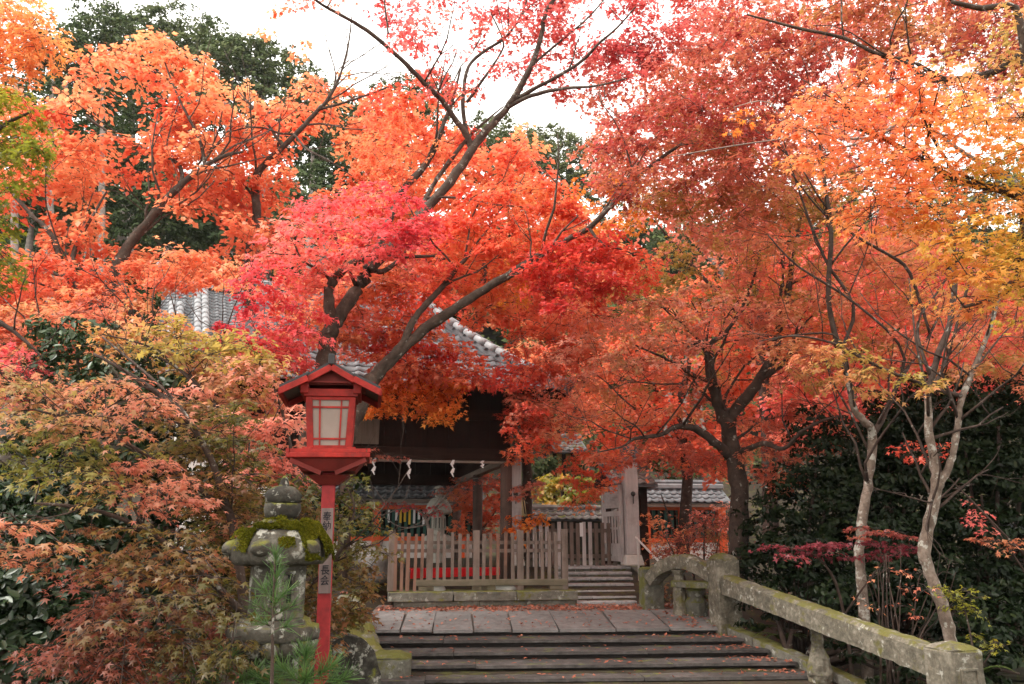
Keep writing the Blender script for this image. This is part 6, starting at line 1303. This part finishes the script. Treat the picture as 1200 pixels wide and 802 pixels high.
# yellow-green bushes behind the tiled wall
shrub('garden_bush', 'clipped yellow bush just behind the tiled wall next to the roped trunk', 645, 620, 23, [(636, 585, 23, .5, .4), (652, 575, 23.3, .6, .45), (640, 600, 22.6, .5, .35)], .8, .085, 'kite', 'yellowgreen', .75, .2, 'garden bushes')
shrub('garden_bush', 'yellow-green bush behind the tiled wall close to the small gate roof', 690, 620, 23, [(680, 580, 23.4, .7, .5), (700, 590, 23, .6, .4), (668, 595, 22.8, .5, .35), (712, 575, 23.6, .5, .5)], .8, .085, 'kite', 'yellowgreen', .35, .2, 'garden bushes')
shrub('garden_bush', 'dark green rounded bush higher behind the yellow bushes', 665, 600, 25, [(655, 558, 25, .7, .5), (690, 555, 25.5, .8, .6), (630, 560, 25, .6, .5), (715, 550, 25.6, .7, .6)], .8, .09, 'kite', 'conifer', .5, .2, 'garden bushes')
shrub('garden_bush', 'olive bush on the slope behind the far gate roof and corridor', 800, 600, 27, [(770, 555, 27, .9, .8), (810, 560, 27, .9, .7), (840, 550, 27, .9, .9), (750, 535, 28, .8, .8), (880, 560, 26, .9, .9), (700, 525, 29, 1.2, .9), (640, 535, 29, 1.0, .7)], .8, .10, 'kite', 'hillgreen', .7, .22, 'garden bushes')
for i, (px, lab) in enumerate(((800, 'slim pale bare trunk seen between the rust maple and corridor roof'), (812, 'second slim pale trunk leaning away beside the first one'), (781, 'thin pale trunk nearest the gate post above the corridor roof'))):
    Y = 27 + i * .7; T = Tree('slim_tree', lab, 'tree', at(px, 600, Y) * [1, 1, 0] + [0, 0, .8], 'bark_grey', 'twig_pale', 'slim trees behind the corridor')
    T.limb([(px, 620, Y, .2), (px + (2 if i != 1 else 6), 560, Y, .17), (px + (0 if i != 1 else 12), 520, Y, .14), (px + 4, 440, Y, .09), (px + 10, 360, Y, .04)], 8)
    T.fill([(px - 30, 420), (px + 40, 420), (px + 50, 340), (px - 10, 330)], (Y - .8, Y + .8), 24, .6, 20, .11, 'kite', 'hillgreen', .6, .4); T.done()

# ---- evergreen trees on the hill
hill = [  # label, px, py of the foot, Y, [(px, py, radius_x m, radius_z m)], material
 ('tall dark conical cedar on the hill top against the pale sky', 112, 300, 40, [(112, 22, 1.5, 1.2), (108, 45, 2.1, 1.4), (118, 70, 2.6, 1.6), (100, 95, 2.9, 1.7), (125, 120, 3.0, 1.8), (110, 160, 3.2, 2.2), (112, 210, 3.2, 2.4)], 'conifer', .35),
 ('rounded dark evergreen on the hill just beyond the conical cedar', 60, 300, 38, [(70, 62, 1.6, 1.2), (50, 90, 2.2, 1.6), (80, 110, 2.2, 1.8), (40, 140, 2.4, 2.0), (70, 190, 2.6, 2.4)], 'conifer', .3),
 ('broad olive evergreen with flat top on the hill skyline', 215, 280, 42, [(175, 45, 2.2, 1.5), (210, 42, 2.6, 1.4), (245, 58, 2.2, 1.6), (190, 75, 2.6, 2.0), (230, 85, 2.8, 2.2), (200, 130, 3.2, 2.6)], 'conifer', .62),
 ('olive evergreen stepping down the skyline above the orange crown', 320, 280, 41, [(300, 70, 1.6, 1.3), (322, 85, 1.9, 1.6), (345, 110, 1.8, 1.8), (310, 120, 2.2, 2.2), (330, 165, 2.6, 2.4)], 'conifer', .65),
 ('dark cedar behind the crooked bare branches of the slender maple', 365, 320, 36, [(362, 140, 1.6, 1.8), (375, 175, 2.0, 2.0), (350, 195, 1.8, 2.2), (385, 215, 1.8, 1.8), (365, 245, 2.2, 2.0)], 'conifer', .3),
 ('shaded cedar low on the slope above the temple roof', 225, 320, 31, [(185, 285, 1.8, 1.5), (230, 285, 2.0, 1.4), (265, 280, 1.8, 1.5), (210, 255, 2.2, 1.6), (250, 250, 2.0, 1.6), (160, 265, 1.8, 1.6), (290, 270, 1.6, 1.6)], 'conifer', .12),
 ('cedar partly hidden by the orange maple near the hill foot', 140, 330, 33, [(140, 140, 2.0, 1.8), (155, 180, 2.2, 2.0), (130, 225, 2.4, 2.2), (160, 240, 2.2, 2.2), (120, 270, 2.4, 2.0)], 'conifer', .25),
 ('wide olive evergreen joining the flat-topped one to the stepped one on the skyline', 275, 290, 40, [(262, 72, 1.8, 1.5), (285, 78, 2.0, 1.7), (270, 105, 2.6, 2.2), (295, 140, 2.8, 2.4), (255, 150, 2.8, 2.4)], 'conifer', .55),
 ('hill evergreen sinking to the sky gap beside the crooked bare branches', 385, 300, 43, [(372, 128, 2.0, 1.6), (398, 150, 2.2, 1.8), (420, 172, 2.4, 2.0), (380, 180, 2.8, 2.4), (440, 200, 2.6, 2.2)], 'hillgreen', .5),
 ('hill evergreen between the conical cedar and the flat-topped one', 160, 290, 41, [(150, 48, 1.8, 1.5), (165, 72, 2.4, 2.0), (150, 110, 2.8, 2.4)], 'conifer', .5),
 ('small green crown low in the sky gap behind the long slanting limb', 610, 320, 50, [(600, 185, 2.2, 1.8), (575, 170, 2.4, 2.0), (615, 205, 2.8, 2.2), (560, 200, 2.8, 2.4)], 'hillgreen', .55),
 ('dark evergreen behind the yellow-green maple at the hill foot', 35, 340, 32, [(30, 210, 1.8, 2.0), (45, 250, 2.2, 2.0), (15, 270, 2.2, 2.0), (60, 285, 2.0, 1.8)], 'conifer', .2),
 ('green broadleaf crown at the skyline gap behind the red maple limbs', 660, 330, 52, [(622, 182, 2.2, 1.6), (645, 178, 2.4, 1.6), (662, 190, 2.8, 1.8), (685, 206, 2.6, 1.8), (705, 222, 2.4, 1.8), (640, 230, 3.2, 2.6), (690, 250, 3.4, 2.6)], 'hillgreen', .6),
 ('green broadleaf crown on the slope behind the slanting red limbs', 500, 330, 45, [(470, 130, 2.2, 2.0), (500, 120, 2.2, 1.8), (490, 165, 2.6, 2.2), (440, 180, 2.4, 2.2), (590, 190, 2.6, 2.2), (550, 210, 2.8, 2.4)], 'hillgreen', .45),
 ('dim evergreen on the slope behind the slender orange maple trunk', 420, 340, 38, [(410, 170, 2.0, 2.0), (430, 210, 2.4, 2.2), (400, 240, 2.4, 2.2), (450, 250, 2.4, 2.2)], 'conifer', .4),
 ('green crown on the hill seen through gaps in the rust canopy', 870, 330, 50, [(780, 260, 3.0, 2.2), (840, 270, 3.2, 2.6), (900, 262, 3.0, 2.6), (960, 280, 3.4, 2.6), (860, 310, 3.6, 3.0)], 'hillgreen', .7),
 ('green crown on the hill behind the rose-red maples beyond the trunks', 1080, 340, 46, [(1020, 270, 3.0, 2.4), (1080, 260, 3.2, 2.6), (1140, 250, 3.2, 2.8), (1200, 240, 3.2, 3.0), (1100, 320, 3.6, 3.0), (1200, 330, 3.6, 3.0)], 'hillgreen', .55),
]
for lab, px, py, Y, lumps, mat, bias in hill:
    c = at(px, py, Y); c[2] = gz(c[0], c[1]); t = thing('evergreen_tree', lab, 'evergreen', tuple(c), 0, 'evergreens on the hill')
    cs = [at(a, b, Y + random.uniform(-1.2, 1.2)) for a, b, *_ in lumps]; top = cs[0] - c
    MB().tube([(0, 0, -.5), (top[0] * .3, 0, top[2] * .5), (top[0] * .8, 0, top[2] * .92)], [.35, .25, .08], 8, wob=.06).build('trunk', M['bark_grey'], t, True)
    blob(t, c, cs, [(a, a, b) for *_, a, b in lumps], .95, .11, 'kite', mat, bias + .15, .34, 'crown')
# pale cedar trunks seen through the orange crown
for i, (px, Y, lab) in enumerate(((16, 28, 'pale straight cedar trunk beside the yellow-green maple'), (58, 28.5, 'pale straight cedar trunk showing in the middle of the orange crown'), (118, 29, 'thin pale straight cedar trunk behind the orange maple fork'))):
    T = Tree('cedar_tree', lab, 'cedar', at(px, 330, Y) * [1, 1, 0] + [0, 0, gz(*at(px, 330, Y)[:2])], 'bark_grey', 'twig', 'cedars with pale trunks')
    T.limb([(px, 400, Y, .15), (px + 1, 260, Y, .13), (px + 2, 150, Y, .10), (px + 3, 90, Y, .06)], 8)
    T.fill([(px - 45, 190), (px + 45, 190), (px + 20, 90), (px - 20, 90)], (Y - 1, Y + 1), 22, .7, 26, .13, 'kite', 'conifer', .3, .5, droop=.5); T.done()

# ---- far wood covering the rest of the hill: one mass
P = []
for k in range(1100):
    x = random.uniform(-48, 42); y = random.uniform(32, 78)
    q = at(600, 400, 1); 
    z = gz(x, y); px_ = 600 + FOC * x / (y * 1.0); top = (z + 4.6 - EYE) / y
    sky_limit = np.interp(px_, [-300, 60, 250, 340, 420, 540, 640, 720, 1000, 1400], [.74, .70, .67, .60, .555, .51, .49, .455, .43, .43])
    if top < sky_limit: P.append((x, y, z + random.uniform(1.0, 2.2)))
root = bpy.data.objects.new('hillside_wood', None); COL.objects.link(root); root['kind'] = 'stuff'
blob(root, (0, 0, 0), P, [(random.uniform(2.0, 3.4), 2.6, random.uniform(1.8, 2.8)) for _ in P], .36, .34, 'kite', 'hillgreen', .3, .8, 'woodland_foliage')

# ---- pines at the foot of the lantern
def pine(name, label, px, py, Y, stem, whorls, L, ndl, group):
    c = at(px, py, Y); c[2] = -.55; t = thing(name, label, 'pine', tuple(c), 0, group); mb = MB(); P, H = [], []
    W = [at(a, b, d) - c for a, b, d in stem]; n = len(W); Wc = catmull(W, 4); mb.tube(Wc, list(np.linspace(.012, .005, len(Wc))), 6)
    for (a, b, d, ax, ay, ln, k) in whorls:
        p = at(a, b, d) - c; j = int(np.argmin(np.sum((Wc - p) ** 2, axis=1))); e = p + np.array([ax, ay * .5, ln]);
        if np.linalg.norm(Wc[j] - p) > .02: mb.tube([Wc[j], (Wc[j] + p) / 2 + [0, 0, -.01], p], [.006, .005, .004], 5)
        mb.tube([p, e], [.005, .0025], 5); ax_ = (e - p); m = int(k * ndl); u = RNG.uniform(0, 1.05, m) ** .7
        P.append(p + ax_ * u[:, None]); h = norm(RNG.normal(size=(m, 3))); h = h - 0.0; H.append(norm(h * 1.0 + norm(ax_[None]) * RNG.uniform(.3, 1.5, (m, 1)) + np.array([0, 0, .25])))
    mb.build('stem', M['bark'], t, True); P = np.vstack(P); H = np.vstack(H); m = len(P)
    o = link('needles', leaves_mesh('needles', P, H, RNG.normal(size=(m, 3)), L * RNG.uniform(.7, 1.15, m), 'needle', LM['pine'], np.clip(RNG.normal(.5, .2, m), 0, 1)), t); o['kind'] = 'stuff'
pine('pine_sapling', 'slender young pine with soft needle tufts standing in front of the stone lantern', 318, 830, 4.5, [(317, 850, 4.5), (319, 780, 4.5), (320, 720, 4.5), (322, 655, 4.5)],
     [(322, 672, 4.5, .0, 0, .11, 120), (320, 690, 4.5, .02, .0, .08, 90), (320, 705, 4.5, -.07, .02, .07, 90), (321, 708, 4.48, .07, -.02, .07, 90), (320, 722, 4.5, -.10, 0, .06, 90), (320, 722, 4.5, .10, .03, .05, 90), (320, 715, 4.5, .02, -.08, .05, 80), (320, 738, 4.5, .09, -.03, .02, 70), (320, 735, 4.5, -.08, -.02, .03, 70), (320, 700, 4.5, 0, .07, .06, 70)], .085, .6, 'young pines')
pine('pine_seedling', 'low bushy pine seedling between the lantern and the red lamp post', 350, 840, 4.7, [(352, 880, 4.7), (354, 820, 4.7), (356, 790, 4.7)],
     [(356, 790, 4.7, 0, 0, .12, 120), (350, 800, 4.7, -.10, 0, .07, 110), (362, 798, 4.7, .12, 0, .07, 110), (340, 805, 4.7, -.16, 0, .03, 110), (374, 805, 4.7, .14, 0, .04, 110), (356, 805, 4.65, .02, -.1, .05, 100), (330, 815, 4.7, -.1, .0, .05, 100)], .105, 1.0, 'young pines')
pine('pine_seedling', 'low bushy pine seedling under the maple shrub beside the lantern foot', 262, 850, 4.7, [(262, 880, 4.7), (264, 820, 4.7), (265, 795, 4.7)],
     [(265, 795, 4.7, 0, 0, .10, 110), (258, 805, 4.7, -.1, 0, .06, 100), (275, 803, 4.7, .1, 0, .06, 100), (245, 810, 4.7, -.12, 0, .03, 100), (288, 808, 4.7, .1, 0, .05, 100)], .105, 1.0, 'young pines')
# ---- ferns beyond the curb
def fern(label, px, py, Y, n, L, group='ferns'):
    c = at(px, py, Y); t = thing('fern', label, 'fern', tuple(c), random.uniform(0, 6), group)
    for k in range(n):
        a = 2 * math.pi * k / n + random.uniform(-.3, .3); Lk = L * random.uniform(.75, 1.15); m = 30
        s = np.linspace(.08, 1, m); p = np.stack([np.cos(a) * s * Lk * .8, np.sin(a) * s * Lk * .8, Lk * (.75 * s - .62 * s * s)], -1)
        d = np.stack([np.full(m, math.cos(a)), np.full(m, math.sin(a)), .75 - 1.24 * s], -1); sd_ = np.array([-math.sin(a), math.cos(a), 0])
        PP = np.vstack([p, p]); HH = np.vstack([sd_ + d * .35, -sd_ + d * .35]); ln = np.concatenate([(1 - s) ** .7 * Lk * .2 + .01] * 2)
        fr = link('frond', leaves_mesh('frond', PP, HH, np.tile([0, 0, 1.], (2 * m, 1)) + RNG.normal(size=(2 * m, 3)) * .15, ln * .6, 'kite', LM['fern'], np.clip(RNG.normal(.5, .25, 2 * m), 0, 1)), t)
        MB().tube(p, list(np.linspace(.006, .002, m)), 4).build('frond_stalk', M['twig'], fr)
fern('bright green fern growing just behind the tall balustrade post', 887, 742, 12.3, 9, .55); fern('fern beside the carved support under the sloping rail', 918, 752, 11.7, 8, .5)
fern('small fern low behind the arched rail', 822, 706, 13.6, 7, .4); fern('fern in the shade beside the dark mossy wall', 1150, 790, 9.6, 7, .45)
T = Tree('vine', 'yellow-green leafy vine climbing beside the second pale trunk', 'vine', at(1140, 800, 9.1) * [1, 1, 0] + [0, 0, -1.1], 'bark_dark', 'twig')
T.limb([(1150, 840, 9, .014), (1140, 760, 8.9, .01), (1128, 710, 8.9, .008), (1108, 690, 8.9, .005)], 5); T.limb([(1145, 790, 9, .01), (1165, 760, 8.9, .006)], 5)
T.fill([(1100, 685), (1150, 690), (1148, 715), (1110, 715)], (8.7, 9), 16, .14, 9, .036, 'maple3', 'yellowgreen', .5, .3); T.fill([(1140, 745), (1170, 745), (1168, 765), (1145, 770)], (8.7, 9), 14, .14, 9, .036, 'maple3', 'yellowgreen', .5, .3); T.done()

# ---- fallen leaves on steps, landing, curb and soil
m = 3200; a = RNG.uniform(LEFT_A - .2, CURB0 + 1.2, m); b = np.concatenate([RNG.uniform(8.8, B0, 800), RNG.uniform(B0, B0 + 1.3, 350), RNG.normal(B0 + 1.75, .16, m - 1150)])
rt = curb_a(np.minimum(b, B0)) - .05; edge = RNG.random(m) < .35; a = np.where(edge & (b < B0 + 1.2), rt - np.abs(RNG.normal(size=m)) * .35, a); ok = (a < rt) & (a > LEFT_A - .3); a, b = a[ok], b[ok]; m = len(a)
z = np.where(b < B0, -np.ceil((B0 - b) / TR) * RI, (b - B0) * SL); z = np.where(b > B0 + 1.36, np.interp(b, [B0 + 1.36, B0 + 2.1, B0 + 3.2], [.10, .175, .19]), z) + .014 + RNG.uniform(0, .012, m)
Pl = F1.R * a[:, None] + F1.D * b[:, None] + np.array([0, 0, 1.0]) * z[:, None]
H = RNG.normal(size=(m, 3)) * [1, 1, .2]; N = np.tile([0, 0, 1.0], (m, 1)) + RNG.normal(size=(m, 3)) * .25
o = link('fallen_leaves', leaves_mesh('fallen_leaves', Pl, H, N, RNG.uniform(.025, .052, m), 'maple3', LM['litter'], np.clip(RNG.normal(.5, .25, m), 0, 1))); o['kind'] = 'stuff'
m = 5000; x = RNG.uniform(-7, 9, m); y = RNG.uniform(3, 17, m); aa = x * F1.R[0] + y * F1.R[1]; bb = x * F1.D[0] + y * F1.D[1]
ok = (aa < LEFT_A - .5) | (aa > CURB0 + .6 + np.clip(B0 - bb, 0, 6) * .39); x, y = x[ok], y[ok]; m = len(x)
Pl = np.stack([x, y, ground_z(x, y) + .015], -1)
o = link('fallen_leaves', leaves_mesh('fallen_leaves', Pl, RNG.normal(size=(m, 3)) * [1, 1, .2], np.tile([0, 0, 1.0], (m, 1)) + RNG.normal(size=(m, 3)) * .3, RNG.uniform(.03, .06, m), 'maple3', LM['litter'], np.clip(RNG.normal(.4, .25, m), 0, 1))); o['kind'] = 'stuff'
print('LEAVES', NLEAF[0], 'TRIS', NTRI[0])

# ------------------------------------------------------------------ thin autumn haze in the air
hz = MB().box(-125, 125, -45, 155, -4, 62).build('haze', M['soil']); hz.data.materials.clear()
hm = bpy.data.materials.new('haze_air'); hm.use_nodes = True; hn = hm.node_tree; hn.nodes.clear()
ho_ = hn.nodes.new('ShaderNodeOutputMaterial'); hv = hn.nodes.new('ShaderNodeVolumePrincipled'); hv.inputs['Color'].default_value = (.95, .96, .97, 1); hv.inputs['Density'].default_value = HAZE
hn.links.new(hv.outputs[0], ho_.inputs['Volume']); hz.data.materials.append(hm); hz['kind'] = 'stuff'
